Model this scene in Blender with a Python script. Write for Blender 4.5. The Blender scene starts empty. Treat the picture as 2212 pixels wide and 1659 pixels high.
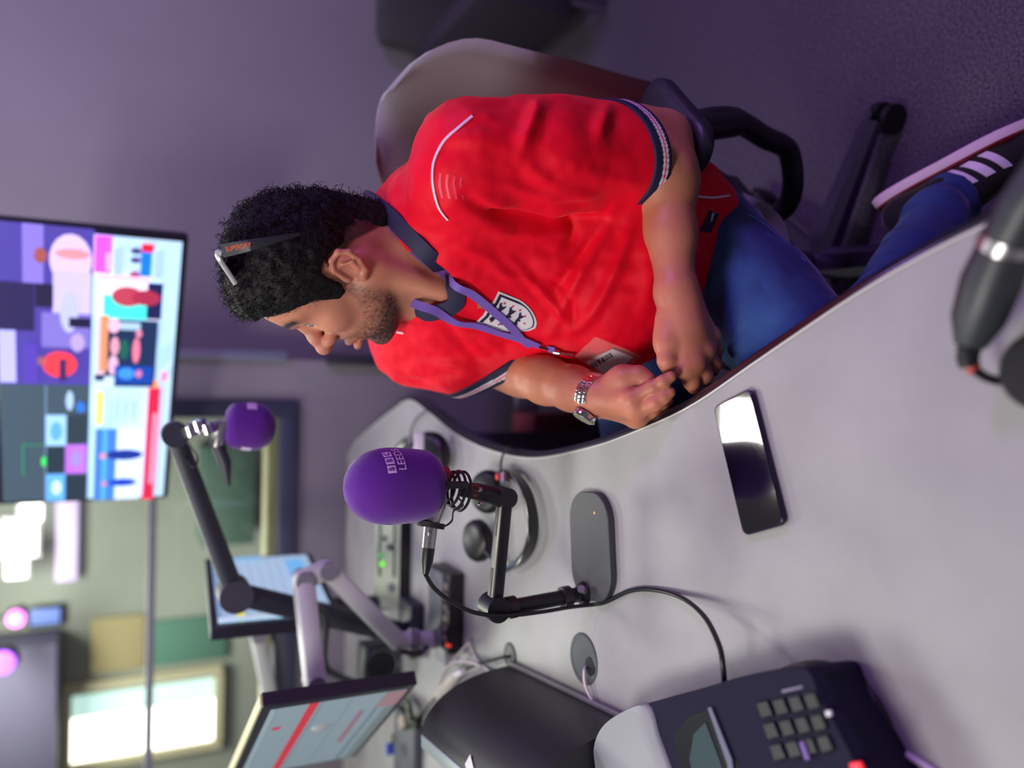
import bpy, bmesh, math, random
import numpy as np
from mathutils import Vector, Matrix, Quaternion
from mathutils.bvhtree import BVHTree
random.seed(7); rng = np.random.default_rng(7)
C = bpy.context.scene.collection
PI = math.pi
# ---------------------------------------------------------------- camera
# the photograph was taken with the phone held upright and is stored lying on its side:
# the camera is rolled by a quarter turn, world up is towards the left of the frame
FPX, PITCH, ROLL, CAMZ = 1700.0, math.radians(26), math.radians(1.0), 1.40
CAM = Vector((0, 0, CAMZ))
def ray(x, y):
    a = (1659 - y) - 829.5; b = -(x - 1106.0); c, s = math.cos(ROLL), math.sin(ROLL)
    a, b = c*a - s*b, s*a + c*b
    cp, sp = math.cos(PITCH), math.sin(PITCH)
    return Vector((a, FPX*cp + b*sp, b*cp - FPX*sp))
def at(x, y, Y):            # photograph pixel + distance in front of the camera -> place in the room
    w = ray(x, y); return CAM + w*(Y/w.y)
def onz(x, y, z):           # photograph pixel + height -> place in the room
    w = ray(x, y); return CAM + w*((z - CAMZ)/w.z)
cam_d = bpy.data.cameras.new('camera'); cam = bpy.data.objects.new('camera', cam_d); C.objects.link(cam)
fw = ray(1106, 829.5).normalized(); rt = (ray(1107, 829.5) - ray(1106, 829.5)).normalized(); up = (ray(1106, 828.5) - ray(1106, 829.5)).normalized()
M = Matrix((rt, up, -fw)).transposed().to_4x4(); M.translation = CAM; cam.matrix_world = M
cam_d.sensor_width = 36; cam_d.lens = FPX/2212*36; cam_d.clip_start = 0.02
cam_d.dof.use_dof = True; cam_d.dof.focus_distance = 1.06; cam_d.dof.aperture_fstop = 1.6
sc = bpy.context.scene; sc.camera = cam
sc.view_settings.view_transform = 'Standard'; sc.view_settings.look = 'None'; sc.view_settings.gamma = 1
sc.view_settings.use_curve_mapping = False; sc.view_settings.exposure = 0.0
w = bpy.data.worlds.new('world'); sc.world = w; w.use_nodes = True
w.node_tree.nodes['Background'].inputs[0].default_value = (0.50, 0.48, 0.60, 1); w.node_tree.nodes['Background'].inputs[1].default_value = 0.20
def area(name, loc, target, size, power, col, sy=None):
    d = bpy.data.lights.new(name, 'AREA'); d.energy = power; d.color = col; d.size = size
    if sy: d.shape = 'RECTANGLE'; d.size_y = sy
    o = bpy.data.objects.new(name, d); C.objects.link(o); o.location = loc
    o.rotation_euler = (Vector(target) - Vector(loc)).to_track_quat('-Z', 'Y').to_euler(); return o
area('panel_or_fill_light', (-0.22, 2.38, 2.36), (-0.22, 2.2, 0), 0.34, 13, (1.0, 0.97, 0.90), 0.40)
area('panel_or_fill_light', (-1.2, 1.5, 2.36), (-.9, 1.4, 0), 0.6, 12, (0.95, 1.0, 0.90), 0.6)
area('panel_or_fill_light', (-0.75, 0.35, 2.36), (-0.1, 0.95, 0.8), 0.6, 34, (1.0, 0.95, 0.89), 0.6)
area('panel_or_fill_light', (1.1, 1.75, 2.36), (1.0, 2.8, 1.3), 0.5, 9, (0.86, 0.88, 1.0), 0.5)  # added fill without a panel, brightens the back wall
area('purple_wash_light', (1.75, 0.55, 2.15), (0.7, 1.0, 0.1), 0.35, 23, (0.58, 0.25, 1.0))
area('purple_wash_light', (1.1, 2.3, 2.3), (0.5, 1.4, 0.6), 0.3, 4, (0.50, 0.25, 1.0))
# ---------------------------------------------------------------- materials
def lin(c): return tuple((v/255/12.92 if v/255 <= .04045 else ((v/255 + .055)/1.055)**2.4) for v in c)
def mat(name, rgb, rough=0.5, metal=0.0, var=0.0, vscale=30, bump=0.0, bscale=200, emit=0, rgb2=None, spec=0.5, sheen=0, coat=0, stretch=(1,1,1), alpha=1, sss=0, bdist=.001):
    m = bpy.data.materials.new(name); m.use_nodes = True; nt = m.node_tree; b = nt.nodes['Principled BSDF']
    c = lin(rgb); b.inputs['Base Color'].default_value = (*c, 1); b.inputs['Roughness'].default_value = rough; b.inputs['Metallic'].default_value = metal
    b.inputs['Specular IOR Level'].default_value = spec
    if sheen: b.inputs['Sheen Weight'].default_value = sheen; b.inputs['Sheen Roughness'].default_value = .4
    if coat: b.inputs['Coat Weight'].default_value = coat; b.inputs['Coat Roughness'].default_value = .08
    if alpha < 1: b.inputs['Alpha'].default_value = alpha
    if sss: b.inputs['Subsurface Weight'].default_value = sss; b.inputs['Subsurface Radius'].default_value = (.012, .004, .002); b.inputs['Subsurface Scale'].default_value = .6
    if emit: b.inputs['Emission Color'].default_value = (*c, 1); b.inputs['Emission Strength'].default_value = emit
    if var or bump:
        tc = nt.nodes.new('ShaderNodeTexCoord'); mp = nt.nodes.new('ShaderNodeMapping'); mp.inputs['Scale'].default_value = stretch
        nt.links.new(tc.outputs['Object'], mp.inputs['Vector'])
    if var:
        n = nt.nodes.new('ShaderNodeTexNoise'); n.inputs['Scale'].default_value = vscale; n.inputs['Detail'].default_value = 6
        nt.links.new(mp.outputs[0], n.inputs['Vector'])
        mx = nt.nodes.new('ShaderNodeMix'); mx.data_type = 'RGBA'
        c2 = lin(rgb2) if rgb2 else tuple(min(1, v*(1 + var)) for v in c); c1 = c if rgb2 else tuple(v*(1 - var) for v in c)
        mx.inputs[6].default_value = (*c1, 1); mx.inputs[7].default_value = (*c2, 1)
        rp = nt.nodes.new('ShaderNodeMapRange'); rp.inputs[1].default_value = .3; rp.inputs[2].default_value = .7
        nt.links.new(n.outputs[0], rp.inputs[0]); nt.links.new(rp.outputs[0], mx.inputs[0]); nt.links.new(mx.outputs[2], b.inputs['Base Color'])
    if bump:
        n2 = nt.nodes.new('ShaderNodeTexNoise'); n2.inputs['Scale'].default_value = bscale; n2.inputs['Detail'].default_value = 3
        nt.links.new(mp.outputs[0], n2.inputs['Vector'])
        bp = nt.nodes.new('ShaderNodeBump'); bp.inputs['Strength'].default_value = bump; bp.inputs['Distance'].default_value = bdist
        nt.links.new(n2.outputs[0], bp.inputs['Height']); nt.links.new(bp.outputs[0], b.inputs['Normal'])
    return m
# ---------------------------------------------------------------- mesh helpers
def frame(d):
    d = Vector(d).normalized(); a = Vector((0, 0, 1)) if abs(d.z) < .9 else Vector((1, 0, 0))
    x = a.cross(d).normalized(); return x, d.cross(x).normalized(), d
class MB:
    def __init__(s): s.v = []; s.f = []
    def quad(s, *p): n = len(s.v); s.v += [tuple(q) for q in p]; s.f.append(tuple(range(n, n + len(p)))); return s
    def box(s, c, size, rz=0, R=None, bev=0):
        R = R or Matrix.Rotation(rz, 3, 'Z'); c = Vector(c); h = [k/2 for k in size]; n = len(s.v)
        if bev:
            b = min(bev, min(h)*.95)
            bm = bmesh.new(); bmesh.ops.create_cube(bm, size=1)
            for q in bm.verts: q.co = Vector((q.co.x*size[0], q.co.y*size[1], q.co.z*size[2]))
            bmesh.ops.bevel(bm, geom=bm.edges[:], offset=b, segments=2, profile=.5, affect='EDGES')
            bm.verts.ensure_lookup_table()
            s.v += [tuple(c + R @ q.co) for q in bm.verts]; s.f += [tuple(n + q.index for q in f.verts) for f in bm.faces]; bm.free(); return s
        for z in (-1, 1):
            for x, y in ((-1,-1), (1,-1), (1,1), (-1,1)): s.v.append(tuple(c + R @ Vector((x*h[0], y*h[1], z*h[2]))))
        for q in ((3,2,1,0), (4,5,6,7), (0,1,5,4), (1,2,6,5), (2,3,7,6), (3,0,4,7)): s.f.append(tuple(n + k for k in q))
        return s
    def ring_loft(s, rings, cap=True):
        n = len(s.v); k = len(rings[0])
        for r in rings: s.v += [tuple(p) for p in r]
        for i in range(len(rings) - 1):
            for j in range(k):
                a = n + i*k + j; b = n + i*k + (j + 1) % k; s.f.append((a, b, b + k, a + k))
        if cap: s.f.append(tuple(n + j for j in range(k))[::-1]); s.f.append(tuple(n + (len(rings) - 1)*k + j for j in range(k)))
        return s
    def tube(s, pts, r, seg=10, cap=True, sx=1.0):
        pts = [Vector(p) for p in pts]; m = len(pts); rs = r if hasattr(r, '__len__') else [r]*m
        tang = [(pts[min(i + 1, m - 1)] - pts[max(i - 1, 0)]).normalized() for i in range(m)]
        x, y, d = frame(tang[0]); rings = []
        for i in range(m):
            t = tang[i]; x = (x - t*x.dot(t)).normalized(); y = t.cross(x)
            rings.append([pts[i] + (x*math.cos(a)*rs[i]*sx + y*math.sin(a)*rs[i]) for a in [2*PI*j/seg for j in range(seg)]])
        return s.ring_loft(rings, cap)
    def cyl(s, a, b, r, r2=None, seg=24): return s.tube([a, b], [r, r if r2 is None else r2], seg)
    def lathe(s, o, axis, prof, seg=32):   # prof: (radius, height)
        x, y, d = frame(axis); o = Vector(o)
        return s.ring_loft([[o + d*h + (x*math.cos(a) + y*math.sin(a))*max(rr, 1e-5) for a in [2*PI*j/seg for j in range(seg)]] for rr, h in prof])
    def prism(s, poly, z0, z1):
        n = len(s.v); k = len(poly); s.v += [(p[0], p[1], z0) for p in poly] + [(p[0], p[1], z1) for p in poly]
        s.f.append(tuple(range(n, n + k))[::-1]); s.f.append(tuple(range(n + k, n + 2*k)))
        for j in range(k): s.f.append((n + j, n + (j + 1) % k, n + k + (j + 1) % k, n + k + j))
        return s
    def slab(s, pts, nrm, th):            # flat outline in space given a thickness
        nrm = Vector(nrm).normalized(); return s.ring_loft([[Vector(p) for p in pts], [Vector(p) + nrm*th for p in pts]])
    def build(s, name, m, parent=None, smooth=True, label=None, cat=None, group=None, kind=None, bevel=0, angle=40):
        me = bpy.data.meshes.new(name); me.from_pydata(s.v, [], s.f); me.update(); me.validate()
        bm = bmesh.new(); bm.from_mesh(me); bmesh.ops.recalc_face_normals(bm, faces=bm.faces)
        bm.to_mesh(me); bm.free()
        me.materials.append(m); o = bpy.data.objects.new(name, me); C.objects.link(o)
        if smooth:
            me.polygons.foreach_set('use_smooth', [True]*len(me.polygons))
            try: me.set_sharp_from_angle(angle=math.radians(angle))
            except Exception: pass
        if parent: o.parent = parent; o.matrix_parent_inverse = parent.matrix_world.inverted() if not parent.parent else parent.matrix_world.inverted()
        tag(o, label, cat, group, kind)
        if bevel:
            b = o.modifiers.new('bevel', 'BEVEL'); b.width = bevel; b.segments = 2; b.limit_method = 'ANGLE'
        return o
def tag(o, label=None, cat=None, group=None, kind=None):
    for k, v in (('label', label), ('category', cat), ('group', group), ('kind', kind)):
        if v: o[k] = v
    return o
def thing(name, loc, label, cat, group=None):
    o = bpy.data.objects.new(name, None); C.objects.link(o); o.location = loc; o.empty_display_size = .05
    o.matrix_world = Matrix.Translation(Vector(loc)); return tag(o, label, cat, group)
def spline(pts, n=8, closed=False):
    P = [Vector(p) for p in pts]; m = len(P); out = []
    for i in range(m if closed else m - 1):
        g = (lambda k: P[k % m]) if closed else (lambda k: P[min(max(k, 0), m - 1)])
        a, b, c, d = g(i - 1), g(i), g(i + 1), g(i + 2)
        for j in range(n):
            t = j/n; out.append(.5*((2*b) + (c - a)*t + (2*a - 5*b + 4*c - d)*t*t + (3*b - a - 3*c + d)*t**3))
    if not closed: out.append(P[-1])
    return out
def rrect(w, h, r, n=6):
    out = []
    for cx, cy, a0 in ((w/2 - r, h/2 - r, 0), (-w/2 + r, h/2 - r, 90), (-w/2 + r, -h/2 + r, 180), (w/2 - r, -h/2 + r, 270)):
        for k in range(n + 1): a = math.radians(a0 + 90*k/n); out.append((cx + r*math.cos(a), cy + r*math.sin(a)))
    return out
def text_mesh(body, size, extr=0.0004, font_res=3, align='CENTER'):
    c = bpy.data.curves.new('lettering', 'FONT'); c.body = body; c.size = size; c.extrude = extr; c.align_x = align; c.align_y = 'CENTER'; c.resolution_u = font_res
    o = bpy.data.objects.new('lettering', c); C.objects.link(o); dg = bpy.context.evaluated_depsgraph_get()
    me = bpy.data.meshes.new_from_object(o.evaluated_get(dg)); bpy.data.objects.remove(o); bpy.data.curves.remove(c)
    return me
def text_into(mb, body, size, fn, extr=0.0004):      # fn maps local (x, y, z) -> world
    me = text_mesh(body, size, extr); n = len(mb.v)
    mb.v += [tuple(fn(v.co)) for v in me.vertices]; mb.f += [tuple(n + i for i in p.vertices) for p in me.polygons]; bpy.data.meshes.remove(me)
    return mb
_emc = {}
def emat(rgb, e=1.0):
    k = (rgb, e)
    if k not in _emc: _emc[k] = mat('screen_glow', rgb, .4, emit=e, spec=.2)
    return _emc[k]
def picture(name, parent, O, U, V, items, lift=0.0003, e=1.0, label=None):
    """a screen's picture: coloured shapes lying on the screen. items: (u0,v0,u1,v1,rgb[,'e'])"""
    O, U, V = Vector(O), Vector(U), Vector(V); N = U.cross(V).normalized()
    if N.dot(CAM - O) < 0: N = -N
    me = bpy.data.meshes.new(name); vs = []; fs = []; mi = []; mats = []
    for k, it in enumerate(items):
        m = emat(it[4], e)
        if m not in mats: mats.append(m); me.materials.append(m)
        u0, v0, u1, v1 = it[:4]; n = len(vs)
        if len(it) > 5: P = [((u0 + u1)/2 + math.cos(a)*(u1 - u0)/2, (v0 + v1)/2 + math.sin(a)*(v1 - v0)/2) for a in [2*PI*j/18 for j in range(18)]]
        else: P = [(u0, v0), (u1, v0), (u1, v1), (u0, v1)]
        vs += [tuple(O + U*a + V*b + N*lift*(k + 1)) for a, b in P]; fs.append(tuple(range(n, n + len(P)))); mi.append(mats.index(m))
    me.from_pydata(vs, [], fs); me.update(); me.polygons.foreach_set('material_index', mi)
    o = bpy.data.objects.new(name, me); C.objects.link(o); o.parent = parent
    if parent: o.matrix_parent_inverse = parent.matrix_world.inverted()
    return tag(o, label)
# ================================================================ the setting
m_wall = mat('grey_wall_paint', (140, 134, 144), .85, var=.05, vscale=3, bump=.1, bscale=300)
m_carpet = mat('dark_carpet', (38, 34, 46), .95, var=.0, rgb2=None, bump=1.0, bscale=260, stretch=(1, 1, 1), bdist=.004)
nt = m_carpet.node_tree; b_ = nt.nodes['Principled BSDF']; n_ = nt.nodes.new('ShaderNodeTexNoise'); n_.inputs['Scale'].default_value = 230; n_.inputs['Detail'].default_value = 2
tc_ = nt.nodes.new('ShaderNodeTexCoord'); nt.links.new(tc_.outputs['Object'], n_.inputs['Vector']); r_ = nt.nodes.new('ShaderNodeValToRGB')
r_.color_ramp.elements[0].position = .35; r_.color_ramp.elements[0].color = (*lin((40, 35, 50)), 1); r_.color_ramp.elements[1].position = .68; r_.color_ramp.elements[1].color = (*lin((106, 96, 114)), 1)
nt.links.new(n_.outputs[0], r_.inputs[0]); nt.links.new(r_.outputs[0], b_.inputs['Base Color'])
m_frame = mat('window_frame_paint', (58, 62, 88), .5)
m_black = mat('black_plastic', (20, 20, 26), .38); m_matte = mat('matte_black', (26, 26, 32), .6, bump=.1)
m_dark = mat('dark_grey_metal', (48, 50, 58), .42, .3); m_chrome = mat('chrome', (200, 200, 205), .18, 1.0)
m_silver = mat('satin_nickel', (176, 172, 178), .28, .9, var=.06, vscale=40); m_alu = mat('brushed_aluminium', (150, 150, 160), .35, .8)
m_white = mat('white_plastic', (214, 208, 220), .45); m_cream = mat('cream_sill', (205, 200, 160), .6)
YL, YR, XS = 2.66, 2.84, at(560, 776, 2.66).x
MB().box((0.4, 1.0, -.05), (4.6, 4.3, .1)).build('floor', m_carpet, kind='structure', smooth=False)
MB().box((0.4, 1.0, 2.45), (4.6, 4.3, .1)).build('ceiling', mat('white_ceiling', (190, 188, 186), .9, bump=.2), kind='structure', smooth=False)
MB().box(((XS + 2.2)/2 + .1, YR + .05, 1.2), (2.4 - XS, .1, 2.4)).build('wall_back', m_wall, kind='structure', smooth=False)
MB().box((2.25, .9, 1.2), (.1, 4.0, 2.4)).build('wall_right', m_wall, kind='structure', smooth=False)
# wall with the window in it, left of the corner
wb = at(640, 865, YL); wx1 = wb.x; wz0 = wb.z; wz1 = 2.15; wx0 = -1.75
mb = MB()
mb.box(((wx1 + XS)/2, YL + .09, 1.2), (XS - wx1, .18, 2.4)); mb.box(((wx0 + wx1)/2, YL + .09, wz0/2), (wx1 - wx0, .18, wz0))
mb.box(((wx0 + wx1)/2, YL + .09, (wz1 + 2.4)/2), (wx1 - wx0, .18, 2.4 - wz1)); mb.box((wx0 - .1, YL + .09, 1.2), (.2, .18, 2.4))
mb.build('wall_left', m_wall, kind='structure', smooth=False)
# skirting and corner trims
MB().box(((XS + 2.2)/2, YR - .008, .055), (2.2 - XS, .016, .11), bev=.003).build('baseboard_back', mat('slate_skirting', (66, 66, 92), .5), kind='structure')
t0 = at(415, 768, YL - .02); t1 = at(620, 782, YL - .02)
MB().box((XS + .012, YL - .012, (1.25 + t1.z)/2 + .35), (.03, .024, 1.25 - t1.z + .7), bev=.003).build('trim_1', mat('pale_metal_trim', (175, 185, 215), .3, .6), kind='structure')
tz = at(705, 797, YL - .02).z
MB().box((XS + .006, YL - .02, tz/2), (.035, .04, tz), bev=.004).build('trim_2', mat('dark_trunking', (38, 34, 50), .5), kind='structure')
# window frame, glass, inner sill
fr = MB(); fwid = .055
for c, s in (((wx1 - fwid/2, YL - .005, (wz0 + wz1)/2), (fwid, .05, wz1 - wz0)), ((wx0 + fwid/2, YL - .005, (wz0 + wz1)/2), (fwid, .05, wz1 - wz0)),
             (((wx0 + wx1)/2, YL - .005, wz0 + fwid/2), (wx1 - wx0 - 2*fwid, .05, fwid)), (((wx0 + wx1)/2, YL - .005, wz1 - fwid/2), (wx1 - wx0 - 2*fwid, .05, fwid))): fr.box(c, s, bev=.004)
win = fr.build('window_1', m_frame, kind='structure')
m_glass = bpy.data.materials.new('studio_glass'); m_glass.use_nodes = True; nt = m_glass.node_tree; nt.nodes.clear()
o_ = nt.nodes.new('ShaderNodeOutputMaterial'); mx_ = nt.nodes.new('ShaderNodeMixShader'); tr_ = nt.nodes.new('ShaderNodeBsdfTransparent'); gl_ = nt.nodes.new('ShaderNodeBsdfGlossy')
tr_.inputs[0].default_value = (.94, .96, .94, 1); gl_.inputs['Roughness'].default_value = .02; fr_ = nt.nodes.new('ShaderNodeFresnel'); fr_.inputs[0].default_value = 1.5
nt.links.new(fr_.outputs[0], mx_.inputs[0]); nt.links.new(tr_.outputs[0], mx_.inputs[1]); nt.links.new(gl_.outputs[0], mx_.inputs[2]); nt.links.new(mx_.outputs[0], o_.inputs[0])
MB().box(((wx0 + wx1)/2, YL + .06, (wz0 + wz1)/2), (wx1 - wx0 - .02, .008, wz1 - wz0 - .02)).build('pane', m_glass, win, smooth=False)
MB().box(((wx0 + wx1)/2, YL + .115, wz0 + .04), (wx1 - wx0, .10, .08), bev=.005).build('sill', m_cream, win, label='cream inner window sill')
# ---------------------------------------------------------------- control room behind the glass
YB = 5.2
m_cr = mat('sage_wall', (152, 155, 147), .8, var=.12, vscale=1.2)
MB().box((-1.4, YB, 1.2), (4.6, .1, 2.6)).build('wall_far', m_cr, kind='structure', smooth=False)
MB().box((-1.4, 4.0, -.05), (4.6, 2.4, .1)).build('floor_1', m_carpet, kind='structure', smooth=False)
MB().box((-1.4, 4.0, 2.45), (4.6, 2.4, .1)).build('ceiling_1', mat('cream_ceiling', (200, 200, 170), .9), kind='structure', smooth=False)
MB().box((-3.6, 4.0, 1.2), (.1, 2.4, 2.6)).build('wall_side', m_cr, kind='structure', smooth=False)
MB().box((.85, 4.08, 1.2), (.1, 2.2, 2.6)).build('wall_end', m_cr, kind='structure', smooth=False)
area('control_room_light', (-1.3, 4.0, 2.36), (-1.3, 4.1, 0), 1.0, 75, (.97, 1.0, .90), .8)
def wallquad(name, x0, x1, y0, y1, Y, m, th=.03, parent=None, **k):    # thin board seen between pixel rows/columns, standing at depth Y
    a = at(x0, y1, Y); b = at(x1, y0, Y)      # a: top left, b: bottom right (upright)
    return MB().box(((a.x + b.x)/2, Y, (a.z + b.z)/2), (b.x - a.x, th, a.z - b.z), bev=.006).build(name, m, parent, **k)
# roller blind lit by daylight, hanging in a far window
wd = MB(); a = at(150, 1655, YB - .1); b = at(465, 1455, YB - .1)
fx0, fx1, fz0, fz1 = a.x, b.x, b.z, a.z
win2 = MB().box((fx0 - .02, YB - .08, (fz0 + fz1)/2), (.05, .06, fz1 - fz0 + .08)).box((fx1 + .02, YB - .08, (fz0 + fz1)/2), (.05, .06, fz1 - fz0 + .08)).box(((fx0 + fx1)/2, YB - .08, fz0 - .02), (fx1 - fx0, .06, .05)).box(((fx0 + fx1)/2, YB - .08, fz1 + .02), (fx1 - fx0, .06, .05)).build('window_2', mat('tan_frame', (200, 190, 160), .6), kind='structure')
MB().box((fx0 + (fx1 - fx0)*.31, YB - .075, (fz0 + fz1)/2), ((fx1 - fx0)*.62, .012, fz1 - fz0)).build('pane', mat('daylight_pane', (255, 252, 240), .5, emit=4), win2, label='window pane full of bright daylight')
MB().box((fx0 + (fx1 - fx0)*.77, YB - .075, (fz0 + fz1)/2), ((fx1 - fx0)*.30, .012, fz1 - fz0)).build('pane', mat('pale_sky_pane', (190, 222, 218), .5, emit=1.1), win2, label='pane showing pale blue-green light')
wallquad('notice_board', 195, 315, 1325, 1455, YB - .066, mat('tan_board', (176, 160, 120), .8), label='tan notice board on the control room wall left of the green board', cat='notice board')
wallquad('green_board', 325, 490, 1325, 1440, YB - .066, mat('green_board', (86, 128, 112), .8), label='dark green board on the control room wall beside the bright window', cat='board')
wallquad('green_cabinet', 430, 545, 960, 1170, YB - .226, mat('dark_green_cabinet', (78, 104, 94), .7), th=.35, label='dark green cabinet low in the control room behind the boom arm', cat='cabinet')
# rail of the glazing, seen through the glass
ra = at(327, 1100, 3.3); rb_ = at(322, 1656, 3.3)
MB().box((-1.3, 3.3, (ra.z + rb_.z)/2), (2.9, .03, .028), bev=.004).build('glazing_rail', mat('lilac_rail', (160, 152, 186), .5), label='long lilac grey rail crossing behind the studio window', cat='rail')
for k, (x0, x1, y0, y1, Y) in enumerate(((8, 82, 1120, 1205, 4.3), (12, 60, 1190, 1250, 4.9), (42, 92, 1085, 1130, 3.8))):
    a = at(x0, y1, Y); b = at(x1, y0, Y)
    t = thing('ceiling_lamp', ((a.x + b.x)/2, Y, a.z), ['large bright ceiling lamp beyond the glass, left of the television', 'smallest and farthest lamp beyond the glass', 'bright lamp beyond the glass closest to the television edge'][k], 'lamp', 'control room lamps')
    MB().box(((a.x + b.x)/2, Y, (a.z + b.z)/2), (b.x - a.x, .05, a.z - b.z), bev=.012).build('diffuser', mat('lamp_diffuser', (255, 255, 245), .5, emit=4), t)
    MB().box(((a.x + b.x)/2, Y + .05, (a.z + b.z)/2), (b.x - a.x + .03, .05, a.z - b.z + .03), bev=.01).build('housing', m_white, t)
a = at(35, 1335, 4.6); t = thing('stage_lamp', a, 'small pink glowing lamp beside the blue monitor beyond the glass', 'lamp')
MB().lathe(a + Vector((0, .05, 0)), (0, -1, 0), [(.0, -.06), (.045, -.05), (.05, 0), (.045, .03)]).build('housing', m_black, t); MB().tube([a + Vector((0, .05, .04)), Vector((a.x, a.y + .05, 2.4))], .008, 8).build('hanging_rod', m_dark, t)
MB().lathe(a, (0, -1, 0), [(.0, 0), (.04, 0), (.04, .02), (0, .024)]).build('lens', mat('pink_lens', (255, 110, 245), .4, emit=1.6), t)
a = at(6, 1430, 4.6); t = thing('stage_lamp', a, 'larger purple glowing lamp at the frame edge beyond the glass', 'lamp')
MB().lathe(a + Vector((0, .05, 0)), (0, -1, 0), [(.0, -.06), (.06, -.05), (.07, 0), (.06, .03)]).build('housing', m_black, t); MB().tube([a + Vector((0, .05, .05)), Vector((a.x, a.y + .05, 2.4))], .008, 8).build('hanging_rod', m_dark, t)
MB().lathe(a, (0, -1, 0), [(.0, 0), (.055, 0), (.055, .02), (0, .024)]).build('lens', mat('purple_lens', (160, 80, 255), .4, emit=1.6), t)
a = at(66, 1352, YB - .09); b = at(130, 1312, YB - .09); t = thing('control_monitor', ((a.x + b.x)/2, YB - .09, b.z), 'small monitor with plain blue picture beyond the glass', 'monitor')
MB().box(((a.x + b.x)/2, YB - .07, (a.z + b.z)/2), (b.x - a.x + .03, .04, a.z - b.z + .03), bev=.006).build('casing', m_black, t)
MB().box(((a.x + b.x)/2, YB - .093, (a.z + b.z)/2), (b.x - a.x, .006, a.z - b.z)).build('screen', mat('blue_glow', (110, 130, 205), .4, emit=.6), t)
wallquad('wall_cabinet', -40, 128, 1372, 1700, YB - .2, mat('mauve_cabinet', (104, 98, 124), .7), th=.3, label='mauve grey wall cabinet high at the left beyond the glass', cat='cabinet')
a = at(120, 1220, YB - .1); b = at(170, 1100, YB - .1)
MB().box(((a.x + b.x)/2, YB - .1, (a.z + b.z)/2), (.5, .04, a.z - b.z), bev=.01).build('glass_reflection', mat('pink_reflection', (214, 190, 240), .5, emit=.55), label='pale pink glowing bar standing in for a light reflection in the glass', cat='reflection')  # no lamp: pink reflection in the glass imitated by a glowing bar
# ---------------------------------------------------------------- television
Yr, Yl = 2.12, 2.50
Pbr, Pbl = at(397, 512, Yr), at(372, 1077, Yl); Ptr, Ptl = at(-12, 472, Yr), at(-18, 1095, Yl)
t = thing('television', (Pbl + Pbr)/2, 'large wall television showing studio cameras and web pages above the man', 'television')
U = (Pbr - Pbl + Ptr - Ptl)/2; V = ((Pbl - Ptl) + (Pbr - Ptr))/2; Otl = (Ptl + Ptr)/2 - U/2; N = V.cross(U).normalized()
if N.dot(CAM - Otl) < 0: N = -N
ux, vx = U.normalized(), V.normalized()
R = Matrix((ux, -N, -vx)).transposed(); cen = Otl + U/2 + V/2
MB().box(cen - N*.022, (U.length, .04, V.length), R=R, bev=.008).build('casing', mat('black_gloss_bezel', (24, 26, 44), .3), t)
MB().box(cen - N*.05, (.5, .04, .4), R=R, bev=.01).build('back_box', m_matte, t)
MB().cyl(cen - N*.05, (cen.x + .1, YR - .01, cen.z), .03).build('mount_arm', m_dark, t)
bz = .014; So = Otl + ux*bz + vx*bz + N*.0005; SU = ux*(U.length - 2*bz); SV = vx*(V.length - 2*bz)
scr = MB().quad(So, So + SU, So + SU + SV, So + SV).build('screen', m_black, t, smooth=False)
def q(x0, y0, x1, y1, rgb, *e): return ((1612 - y1)/1470, (x0 + 30)/1005, (1612 - y0)/1470, (x1 + 30)/1005, rgb, *e)
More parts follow.
